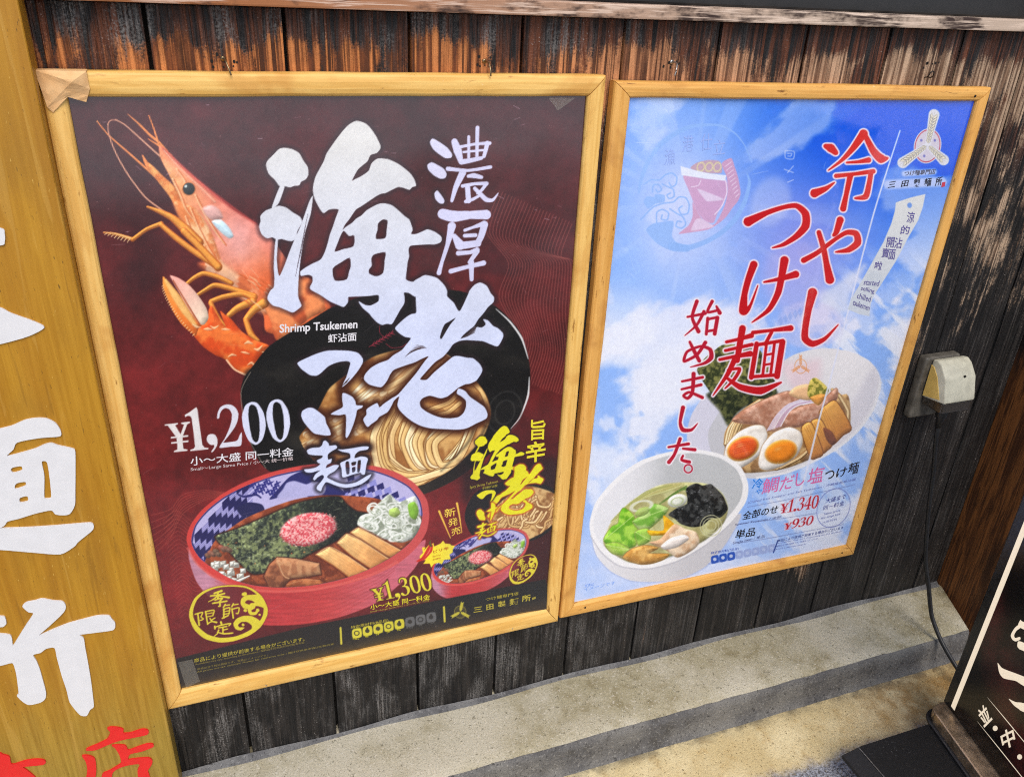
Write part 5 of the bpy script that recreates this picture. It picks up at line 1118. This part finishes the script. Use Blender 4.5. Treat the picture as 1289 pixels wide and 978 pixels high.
def rails(parent, w, h, l, t, r, b, mat, seed):
    """four mitred, round-nosed rails"""
    prof = [(0, .0085), (0, -.0035), (.05, -.0060), (.14, -.0074), (.35, -.0084), (.65, -.0082), (.86, -.0070), (.96, -.0050), (1, -.0030), (1, .0050)]
    oc = [(-l, t), (w + r, t), (w + r, -h - b), (-l, -h - b)]; ic = [(0, 0), (w, 0), (w, -h), (0, -h)]
    rn = random.Random(seed); m = 40
    for k in range(4):
        o0, o1, i0, i1 = oc[k], oc[(k+1) % 4], ic[k], ic[(k+1) % 4]; V = []; F = []; A = []
        L = math.dist(o0, o1); ph = rn.uniform(0, 20)
        for a in range(m + 1):
            t_ = a / m
            for (s, y) in prof:
                ox, oz = o0[0] + (o1[0]-o0[0])*t_, o0[1] + (o1[1]-o0[1])*t_; ix, iz = i0[0] + (i1[0]-i0[0])*t_, i0[1] + (i1[1]-i0[1])*t_
                wob = .0007 * (noise2(np.array([a*.35 + ph]), np.array([s*2.]), seed)[0] - .5)
                eps = .0006 * (1 if a == 0 else -1 if a == m else 0)
                dx, dz = (o1[0]-o0[0])/L, (o1[1]-o0[1])/L
                V.append((ox + (ix-ox)*s + dx*eps - dz*wob, y + wob, oz + (iz-oz)*s + dz*eps + dx*wob)); A.append((t_*L + ph, s*.026, y + k))
        n = len(prof)
        for a in range(m):
            for j in range(n - 1): F.append((a*n+j, a*n+j+1, (a+1)*n+j+1, (a+1)*n+j))
        F.append(tuple(range(n))); F.append(tuple(range(m*n, m*n+n))[::-1])
        ob = mesh('rail', V, F, mat, False, parent); at = ob.data.attributes.new('grain', 'FLOAT_VECTOR', 'POINT'); at.data.foreach_set('vector', np.array(A, np.float32).reshape(-1))
        bm = bmesh.new(); bm.from_mesh(ob.data); bmesh.ops.recalc_face_normals(bm, faces=bm.faces); bm.to_mesh(ob.data); bm.free()

LP = thing('framed_poster', 'maroon shrimp noodle poster with large white brush characters in a pale wooden frame', 'poster', (0, 0, 1.10))
RP = thing('framed_poster', 'sky blue chilled noodle poster with red brush characters in a pale wooden frame', 'poster', (.6554, 0, 1.098), rot=(0, .0101, 0))
shL = paint_left(); sheet_mesh(shL, LP, print_mat('printed_maroon_sheet'), 1.0)
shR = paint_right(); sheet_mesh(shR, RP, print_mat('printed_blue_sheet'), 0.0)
MFL = wood_frame('pale_frame_timber', lin(222, 172, 88), lin(238, 194, 112), lin(204, 146, 68)); MFR = wood_frame('aged_frame_timber', lin(212, 154, 74), lin(228, 174, 94), lin(170, 112, 52))
rails(LP, LW, LH, .0235, .0255, .0235, .032, MFL, 3); rails(RP, RW, RH, .0255, .0205, .0215, .026, MFR, 9)

# ---- printed type on the shrimp poster
def toL(p): return hmap(shL.Hi, [p])[0]
def toR(p): return hmap(shR.Hi, [p])[0]
A = Lettering(toL, 1.0)
def row(A, f, txt, bl, br, tl, col, bold=0., lay=0): q = f([bl, br, tl]); A.line(txt, q[0], q[1], q[2], col, bold, lay)
z3 = lambda p: T(340, 340, 3.7618, p); z9 = lambda p: T(580, 525, 6.117, p); bz = lambda p: T(530, 630, 10.87, p); g2 = lambda p: T(430, 700, 4.958, p); zb = lambda p: T(220, 770, 5.859, p)
WH, YE, DY, GY = (224, 222, 226), (228, 216, 52), (176, 162, 66), (110, 110, 108)
row(A, Z5, '小〜大盛 同一料金', (288,680), (1220,587), (284,598), WH, .010)
row(A, Z5, 'Small〜Large Same Price / 小〜大 统一价格', (290,735), (1217,632), (288,694), (206,190,190), .004)
row(A, z3, 'Shrimp Tsukemen', (48,303), (416,280), (48,250), WH, .022); row(A, z3, '虾沾面', (278,338), (413,328), (277,297), WH, .016)
row(A, z9, '旨', (540,166), (652,158), (544,8), YE, .016); row(A, z9, '辛', (505,345), (655,318), (505,185), YE, .02)
row(A, z9, 'Spicy Shrimp Tsukemen', (78,545), (293,496), (76,518), DY); row(A, z9, '辛辣虾沾面', (172,546), (288,522), (170,526), DY)
OY = (240,204,84)
row(A, bz, '新', (335,215), (487,186), (330,98), OY, .004); row(A, bz, '発', (388,345), (520,308), (380,238), OY, .004); row(A, bz, '売', (432,468), (556,428), (424,366), OY, .004)
RO = (176,64,40)
row(A, bz, 'ピリ辛', (185,706), (396,650), (178,664), RO, .01); row(A, bz, 'Spicy', (175,765), (288,735), (173,740), RO); row(A, bz, '辛辣味', (172,806), (288,775), (170,784), RO)
row(A, g2, '小〜大盛 同一料金', (188,332), (560,262), (184,298), YE, .006); row(A, g2, 'Small〜Large Same Price / 小〜大 统一价格', (186,351), (556,276), (184,337), DY)
row(A, g2, '特定原材料(8品目)', (66,455), (300,406), (64,433), DY, .006)
for k, t_ in enumerate(('たまご','乳','小麦','えび','かに','落花生','そば','くるみ')):
    wd_ = 22 if len(t_) < 3 else 44
    row(A, g2, t_, (98 + 67*k - wd_/2, 521 - 14.6*k), (98 + 67*k + wd_/2, 516 - 14.6*k), (97 + 67*k - wd_/2, 508 - 14.6*k), YE if k < 5 else GY)
row(A, g2, 'つけ麺専門店', (908,272), (1112,232), (906,252), DY, .004)
for t_, x0, y0, x1, y1 in (('三',832,345,886,306),('田',912,330,956,288),('製',984,312,1032,268),('麺',1055,300,1112,252),('所',1132,277,1188,230),('■',1196,262,1218,242)):
    row(A, g2, t_, (x0, y1 + (y1 < y0)*(y0 - y1)), (x1, y0 - 9), (x0 - 1, y1 + 7), DY if t_ != '■' else (150,138,60), .02 if t_ != '■' else 0)
row(A, zb, '商品により提供が前後する場合がございます。', (145,382), (963,214), (142,350), DY, .005)
row(A, zb, 'Availability may vary depending on the product / 视商品不同供应时间可能有先后', (152,402), (962,234), (150,384), (140,126,66))
row(A, zb, '価格は全て税込価格です。写真はイメージです。', (165,436), (690,328), (164,420), (130,118,66)); row(A, zb, 'All prices are tax included. Photos for reference only. / 图片仅供参考请以实物为准', (165,458), (1180,244), (164,441), (146,132,68))
A.done(LP)
# ---- printed type on the chilled noodle poster
A = Lettering(toR, 0.0)
q6 = lambda p: T(930, 580, 7.525, p); sT = lambda p: T(1060, 240, 5.755, p); r6 = lambda p: T(880, 560, 5.148, p)
WO, BK, NV, PK, VI = (232,234,246), (26,24,28), (58,66,150), (214,110,168), (92,84,150)
def outl(f, txt, bl, br, tl, col, bold, ob):
    e = 3
    row(A, f, txt, bl, br, tl, col, bold, 1)
outl(RL, 'つけ麺専門店', (264,768), (630,742), (280,704), (90,92,110), .012, .03)
for t_, x0, x1, y0, y1 in (('三',74,168,828,908),('田',228,318,816,898),('製',370,458,795,905),('麺',496,590,786,895),('所',630,718,772,886)):
    outl(RL, t_, (x0, y1), (x1 - 10, y1 - 14), (x0 + 16, y0 + 10), BK, .012, .0)
row(A, RL, '■', (706,898), (748,888), (714,842), (190,60,84))
for t_, x0, x1, y0, y1 in (('涼',466,530,158,238),('的',422,494,258,322),('沾',374,440,346,424),('面',332,390,432,506),('開',318,382,342,418),('賣',282,346,424,492),('啦',230,292,520,582)):
    row(A, sT, t_, (x0, y1), (x1 - 10, y1 + 2), (x0 + 12, y0), VI, .01)
for t_, x0, y0, x1, y1 in (('started',152,690,262,700),('selling',130,738,226,762),('chilled',102,788,200,816),('tsukemen',72,836,192,880)):
    row(A, sT, t_, (x0, y0), (x1, y1), (x0 + 10, y0 - 40), VI, .004)
outl(q6, '冷', (112,275), (214,262), (122,180), (40,130,220), .008, .0); outl(q6, 'や', (144,326), (202,314), (150,280), (40,130,220), .008, .0); row(A, q6, 'し', (112,360), (150,352), (116,320), (170,196,240), .02)
for t_, bl, br, tl in (('鯛',(200,325),(352,298),(228,178)),('だ',(365,298),(492,264),(396,168)),('し',(522,252),(604,232),(536,126)),('塩',(630,235),(776,206),(662,82))): outl(q6, t_, bl, br, tl, PK, .006, .0)
for t_, bl, br, tl in (('つ',(808,190),(896,172),(806,112)),('け',(904,174),(1002,150),(924,86)),('麺',(1014,152),(1114,128),(1036,36))): row(A, q6, t_, bl, br, tl, BK, .012)
LB = (110,120,180)
row(A, q6, 'Chilled Red Snapper and Salt Tsukemen / 冷鲷鱼盐味沾面', (76,418), (1092,200), (84,388), LB)
row(A, q6, '全部のせ', (18,568), (350,500), (36,488), BK, .014); row(A, q6, 'Special Toppings / 全部', (-48,622), (388,548), (-42,596), (76,82,130), .004)
row(A, r6, '単品', (222,612), (350,592), (236,554), BK, .014); row(A, r6, 'Single Item / 单品', (210,650), (415,606), (214,626), (76,82,130), .004)
row(A, q6, '大盛まで', (808,412), (998,366), (818,366), NV, .004); row(A, q6, '同一料金', (784,477), (982,430), (794,432), NV, .004)
row(A, q6, 'Same price', (790,530), (946,492), (796,500), LB); row(A, q6, 'for large size', (764,568), (946,524), (770,540), LB); row(A, q6, '大份同价', (776,602), (918,568), (780,582), LB)
row(A, q6, '商品により提供が前後する場合がございます', (352,776), (976,652), (356,748), (56,70,140), .008)
row(A, q6, 'Availability may vary depending on the product', (346,796), (960,682), (348,780), LB)
row(A, q6, '価格は全て税込価格です。写真はイメージです。', (340,822), (740,748), (342,806), LB); row(A, q6, 'All prices are tax included. Photos for reference only.', (334,850), (620,800), (336,836), LB)
row(A, R5, '特定原材料(7品目)', (788,630), (946,604), (791,612), (70,96,180), .006)
for k, t_ in enumerate(('たまご','乳','小麦')): row(A, R5, t_, (776 + 50*k,685 - 9*k), (806 + 50*k,680 - 9*k), (776 + 50*k,675 - 9*k), (70,110,200))
row(A, R5, '写真は', (72,810), (124,800), (74,794), (130,170,236)); row(A, R5, 'イメージです', (68,832), (244,796), (70,812), (130,170,236))
for t_, x0, x1, y0, y1 in (('漁',204,288,228,350),('港',334,420,130,252),('仕',466,556,114,242),('立',556,652,160,272)): row(A, RB, t_, (x0, y1 - 4), (x1 - 6, y1 - 14), (x0 + 6, y0), (152,176,236))
A.done(RP)

for w_, (x_, z_) in enumerate(((.585, -.8575), (.02, -.856), (.588, .008))):
    bm = bmesh.new(); add_tube(bm, [(x_, -.0088, z_), (x_, -.0080, z_)], .0018, 12); from_bm('nail_head', bm, M_DARK, True, RP)

# masking tape folded round the frame corner, clear tape scraps
def tape():
    k = NB('masking_tape'); p = k.n('NewGeometry').outputs['Position']; f = k.noise(p, 300, 4, .7); g = k.noise(p, 40, 3)
    k.bump(f, .35, .0008); TM = k.out(k.mix(k.rng(g, .3, .7), lin(214, 164, 108), lin(228, 186, 134)), .75, .3)
    z = lambda a: [(x - .0, y, q) for x, y, q in a]
    V = [(-.0245,-.0105,.0268),(.0225,-.0100,.0258),(-.0005,-.0125,.0085),(-.0195,-.0105,-.009),(-.0155,-.0095,-.0145),(.001,-.0092,.0008),(.017,-.0060,-.0048),(.023,-.0085,.0085),(.008,-.0150,.0160),(-.0245,.004,.0268),(-.0205,.0,-.010),(.0228,.003,.0268)]
    F = [(0,3,2),(0,2,8),(0,8,1),(8,2,7),(8,7,1),(2,5,7),(5,6,7),(2,3,5),(3,4,5),(0,9,10),(0,10,3),(0,1,11),(0,11,9)]
    o = mesh('masking_tape', V, F, TM, False, LP)
    bm = bmesh.new(); bm.from_mesh(o.data); bmesh.ops.subdivide_edges(bm, edges=bm.edges[:], cuts=3, use_grid_fill=True)
    for v in bm.verts: v.co.y -= .0012 * noise2(np.array([v.co.x*260 + 40]), np.array([v.co.z*260 + 90]), 4)[0]
    bmesh.ops.recalc_face_normals(bm, faces=bm.faces); bm.to_mesh(o.data); bm.free()
tape()
def clear_tape(parent, pts, sh):
    k = NB('clear_tape'); k.b.inputs['Transmission Weight'].default_value = 0; k.b.inputs['Alpha'].default_value = .16; M = k.out(lin(196, 190, 176), .25, .6)
    P = [hmap(sh.Hi, [p])[0] for p in pts]; mesh('clear_tape', [(a, -.0014, -b) for a, b in P], [tuple(range(len(P)))], M, False, parent)
clear_tape(LP, [(224,834),(242,830),(247,845),(252,858),(234,866)], shL); clear_tape(LP, [(688,124),(722,124),(714,130),(700,140)], shL)

# cup hooks and small nails
M_BR = plain('dull_brass', (.30, .22, .12), .35, .9); M_ST = plain('galvanised_wire', (.5, .49, .47), .4, .9)
def hook(x, z, label, ang, mat):
    o = thing('wire_hook', label, 'hook', (x, .0095, z + .010), 'wire hooks over the frames')
    bm = bmesh.new(); P = curve3([(0, .004, .002), (0, -.006, .0025), (.0006 + ang*.2, -.015, .001), (ang*.7, -.0205, -.006), (ang, -.0205, -.013)], 5); add_tube(bm, P, .00095, 8); from_bm('wire', bm, mat, True, o)
    bm = bmesh.new(); add_tube(bm, [(0, -.0002, .002), (0, -.0016, .002)], .0028, 12); from_bm('collar', bm, mat, True, o)
hook(.158, 1.126, 'brass wire hook over the maroon poster frame, near its taped corner', .006, M_BR); hook(.459, 1.127, 'dark wire hook at the middle right of the maroon poster frame top', .002, M_BR)
hook(.718, 1.129, 'bent steel wire hook on top of the blue poster frame', -.005, M_ST)
o = thing('staple', 'small black arched wire staple in the plank above the blue poster', 'staple', (1.157, .0095, 1.128))
bm = bmesh.new(); add_tube(bm, curve3([(-.0045, .002, -.004), (-.0045, -.006, -.002), (-.003, -.008, .004), (0, -.008, .006), (.003, -.008, .004), (.0045, -.006, -.002), (.0045, .002, -.004)], 4), .0009, 8); from_bm('wire', bm, plain('black_wire', (.02, .02, .02), .4, .5), True, o)
for x, z, lab, tilt in ((.124, .224, 'pale bent nail under the maroon poster frame', .004), (.530, .2262, 'tiny pale nail at the lower right edge of the maroon frame', .0), (.696, .2235, 'tiny bent nail under the left corner of the blue poster frame', .003)):
    o = thing('nail', lab, 'nail', (x, .009, z), 'nails under the frames')
    bm = bmesh.new(); add_tube(bm, [(0, .004, 0), (0, -.010, .0004), (-tilt*.6, -.0165, .003), (-tilt, -.018, .0065)], [.0008, .0008, .0008, .0006], 8); from_bm('shank', bm, M_ST, True, o)

# ================================================================ weatherproof outlet with cord
out = thing('outlet_box', 'grimy cream weatherproof outlet with a sloping hood on the black planks', 'outlet', (1.345, .01, .59))
M_CR = plain('yellowed_plastic', lin(216, 208, 178)[:3], .45, var=.10); M_HD = plain('grimy_hood_plastic', lin(206, 202, 180)[:3], .42, var=.10); M_PG = plain('grey_grimy_plastic', lin(98, 93, 84)[:3], .5, var=.3)
bm = bmesh.new(); add_box(bm, (-.042, -.020, -.060), (.040, -.0005, .064), .006, 4); from_bm('base_plate', bm, M_PG, True, out)
bm = bmesh.new(); prism(bm, [(-.0225, .062), (-.034, .064), (-.044, .058), (-.060, .038), (-.071, .0), (-.0715, -.006), (-.0225, -.013)], lambda p, t: (t, p[0], p[1]), -.030, .042, .003); hd = from_bm('hood', bm, M_HD, True, out)
bm = bmesh.new(); add_box(bm, (-.0306, -.0615, -.0075), (-.0296, -.026, .045)); bm.free()
yk = plain('yellow_lit_side', lin(226, 190, 104)[:3], .45, var=.08)  # lit yellow of the hood's left face, put into the colour
bm = bmesh.new(); prism(bm, [(-.0235, .052), (-.030, .050), (-.042, .036), (-.060, -.002), (-.0235, -.010)], lambda p, t: (t, p[0], p[1]), -.0312, -.0285, .0004); from_bm('hood_side', bm, yk, False, hd)
k = NB('smoky_plastic'); k.b.inputs['Transmission Weight'].default_value = .6; SM = k.out((.10, .08, .06, 1), .12, .6)
bm = bmesh.new(); add_box(bm, (-.028, -.069, -.027), (.040, -.0225, -.0075), .003, 3); from_bm('shutter', bm, SM, False, hd)
bm = bmesh.new(); add_tube(bm, [(.003, -.0723, .030), (.003, -.050, .030)], .0022, 12); bm.free()
def hood_pt(z): return -.0715 + (z + .006) * .30
bm = bmesh.new(); add_tube(bm, [(.014, -.0612, .0395), (.0142, -.0592, .0400)], .0022, 12); from_bm('screw_hole', bm, M_DARK, False, hd)
M_BK = plain('black_rubber', (.012, .012, .013), .45)
bm = bmesh.new(); add_tube(bm, [(.002, -.048, -.016), (.002, -.048, -.044), (.0025, -.048, -.052), (.003, -.048, -.072)], [.011, .011, .008, .0045], 14); from_bm('plug', bm, M_BK, True, out)
cord = thing('power_cord', 'black power cord hanging from the outlet down to the lit sign', 'cord', (1.40, -.08, .063))
bm = bmesh.new(); W0 = [(1.348,-.038,.530),(1.349,-.040,.50),(1.3655,-.044,.425),(1.375,-.052,.341),(1.389,-.068,.232),(1.40,-.086,.172),(1.409,-.107,.110),(1.415,-.140,.070),(1.420,-.185,.040),(1.430,-.222,.016),(1.45,-.26,.0058),(1.47,-.29,.0058)]
add_tube(bm, [(a - 1.40, b + .08, c - .063) for a, b, c in curve3(W0, 7)], .0042, 12); from_bm('cable', bm, M_BK, True, cord)

# ================================================================ lit stand sign
SG = thing('light_box_sign', 'black illuminated menu sign with cream lettering standing on the pavement', 'sign', (1.276, -.295, 0))
ANG = math.atan2(-.9747, -.2236)                                        # the panel runs from this corner towards the street
SG.rotation_euler = (0, 0, ANG)                                          # local +x along the panel, local +y to its back, facing local -y
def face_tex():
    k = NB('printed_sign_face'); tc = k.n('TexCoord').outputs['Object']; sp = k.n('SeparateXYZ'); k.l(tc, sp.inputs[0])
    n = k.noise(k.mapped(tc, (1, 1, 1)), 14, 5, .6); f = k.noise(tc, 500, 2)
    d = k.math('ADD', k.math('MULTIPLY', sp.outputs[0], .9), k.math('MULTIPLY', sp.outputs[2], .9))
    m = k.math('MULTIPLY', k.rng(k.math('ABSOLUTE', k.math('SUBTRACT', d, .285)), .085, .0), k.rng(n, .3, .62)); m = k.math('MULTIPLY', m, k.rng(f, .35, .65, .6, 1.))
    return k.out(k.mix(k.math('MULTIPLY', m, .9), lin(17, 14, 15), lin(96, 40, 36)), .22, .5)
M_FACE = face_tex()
k = NB('lit_cream_acrylic'); k.b.inputs['Emission Color'].default_value = lin(255, 236, 206); k.b.inputs['Emission Strength'].default_value = .42; M_LIT = k.out(lin(236, 222, 196), .3)
M_CASE = plain('black_sign_case', (.012, .012, .012), .32); M_BZ = plain('bronze_rail', (.40, .29, .19), .32, .7, var=.35)
Z0, PWD, PHT = .085, .46, 1.02
SD = -1                                                                   # sign of the visible side, set below
def sgn(y): return y
bm = bmesh.new(); add_box(bm, (-.024, .000, Z0 - .002), (PWD, .095, PHT), .003, 2); case = from_bm('case', bm, M_CASE, False, SG)
# panel outline frames: cream light edge, then the printed face
def strip(name, quads, y, mat, parent):
    V = []; F = []
    for q in quads: F.append(tuple(range(len(V), len(V) + 4))); V += [(a, y, b) for a, b in q]
    return mesh(name, V, F, mat, False, parent)
ew = .011
strip('light_edge', [[(-.0035, Z0 + .008), (-.0035 + ew, Z0 + .008), (-.0035 + ew, PHT - .02), (-.0035, PHT - .02)]], -.0006, M_LIT, SG)
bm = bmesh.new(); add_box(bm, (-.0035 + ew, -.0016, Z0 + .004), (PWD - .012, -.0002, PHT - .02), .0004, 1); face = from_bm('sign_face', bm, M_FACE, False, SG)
def sface(u, v):
    """surveyed point of the sign face -> its own (along, up) coordinates"""
    d = RM.transposed() @ Vector(((u - 644.5) / FPX, (v - 489.) / FPX, 1.)); C0 = Vector(SURVEY)
    o = Vector((1.276, -.295, 0)); t = Vector((-.2236, -.9747, 0)); n = Vector((-.9747, .2236, 0))
    p = C0 + d * ((o - C0).dot(n) / d.dot(n)); return np.array([(p - o).dot(t), p.z])
class SignType(Lettering):
    def line(s, txt, bl, br, tl, col, bold=0., lay=0):
        v, f = glyphs(txt, bold); lo, hi = v.min(0), v.max(0); q = (v - lo) / (hi - lo); bl, br, tl = map(np.array, (sface(*bl), sface(*br), sface(*tl)))
        P = bl + q[:, :1]*(br - bl) + q[:, 1:]*(tl - bl); n = len(s.v); s.v += [(p[0], -.0019, p[1]) for p in P]; s.f += [tuple(a + n for a in t) for t in f]
    def shape(s, pts):
        L = [sface(u, v) for u, v in spline(pts, n=4)]; v, f = filled([L], lambda co: (co.x, -.0019, co.y)); n = len(s.v); s.v += v; s.f += [tuple(a + n for a in t) for t in f]
g7 = lambda p: T(1150, 850, 7.64, p); g8 = lambda p: T(1130, 760, 8.107, p)
A = SignType(None)
q = g7([(690,500),(770,420),(615,350)]); A.line('並', q[0], q[1], g7([(615,345)])[0], None, .02)
q = g7([(870,710),(990,690),(845,555)]); A.line('中', (1264.5,944), (1281,936), (1259.5,922), None, .02)
for c in ((795,505),(1030,780)): A.shape(g7([(c[0] + 24*math.cos(t*.785), c[1] + 26*math.sin(t*.785)) for t in range(8)]))
A.shape(g8([(1030,600),(1045,615),(1075,650),(1130,675),(1200,700),(1290,735),(1500,820),(1500,940),(1290,830),(1220,785),(1150,770),(1090,755),(1055,715),(1040,670)]))
A.shape(g7([(925,222),(960,240),(1000,255),(1062,262),(1300,330),(1300,430),(1062,345),(1020,318),(975,285)]))
for p in ([(1265,160),(1290,180),(1500,250),(1500,330),(1290,255),(1240,215)],[(1240,215),(1200,250),(1165,315),(1180,360),(1215,380),(1262,360),(1258,335),(1210,345),(1200,315),(1225,270),(1265,240)],[(1240,380),(1290,390),(1450,470),(1450,560),(1290,475),(1255,460),(1232,430)]): A.shape(g8(p))
for a, b in (((712,200),(1062,615)),((615,430),(1050,965))):
    A.shape(g7([a, ((a[0]+b[0])/2+2,(a[1]+b[1])/2-2), b, (b[0]+120,b[1]+150), (b[0]+118,b[1]+155), (b[0]-4,b[1]+6), ((a[0]+b[0])/2-3,(a[1]+b[1])/2+3)]))
mesh('lettering', A.v, A.f, M_LIT, False, face)
# bronze foot rail, its black rubber lip, and the base box under it
def rr(x0, y0, x1, y1, r, n=6):
    P = []
    for cx, cy, a0 in ((x1-r, y1-r, 0), (x0+r, y1-r, 90), (x0+r, y0+r, 180), (x1-r, y0+r, 270)):
        for k in range(n + 1): t = math.radians(a0 + 90*k/n); P.append((cx + r*math.cos(t), cy + r*math.sin(t)))
    return P
bm = bmesh.new(); prism(bm, rr(-.020, -.034, PWD, .11, .026), lambda p, t: (p[0], p[1], t), .0645, .085, .004); from_bm('foot_rail', bm, M_BZ, True, SG)
bm = bmesh.new(); prism(bm, rr(-.026, -.041, PWD, .116, .032), lambda p, t: (p[0], p[1], t), .060, .0655, .002); from_bm('rubber_lip', bm, M_BK, True, SG)
BX = thing('sign_base', 'low black topped box with orange brown sides carrying the lit sign', 'base', (1.25, -.45, 0))
def base_wood():
    k = NB('orange_base_wood'); p = k.n('NewGeometry').outputs['Position']; g = k.noise(k.mapped(p, (1, 1, .2)), 120, 4, .6, .5); return k.out(k.mix(k.rng(g, .35, .65), lin(150, 84, 34), lin(214, 140, 70)), .5)
bm = bmesh.new(); add_box(bm, (-.170, -.30, .002), (.30, .150, .042), .002); from_bm('box', bm, base_wood(), False, BX)
k = NB('black_top_panel'); p = k.n('NewGeometry').outputs['Position']; f = k.noise(p, 260, 4, .7); b = k.noise(p, 18, 4); k.bump(f, .2, .0006); TP = k.out(k.mix(k.math('MULTIPLY', k.rng(f, .60, .72), k.rng(b, .45, .65)), lin(30, 30, 31), lin(92, 92, 92)), .5, .4)
bm = bmesh.new(); add_box(bm, (-.172, -.32, .0425), (.31, .160, .060), .0015)
prism(bm, [(-.1725, .060), (-.205, .052), (-.205, .044), (-.1725, .0425)], lambda p, t: (p[0], t, p[1]), -.32, .1595, .002); from_bm('top_panel', bm, TP, False, BX)
bm = bmesh.new(); add_box(bm, (-.1735, -.319, .0602), (-.1718, .1585, .0607)); from_bm('trim_strip', bm, M_ST, False, BX)
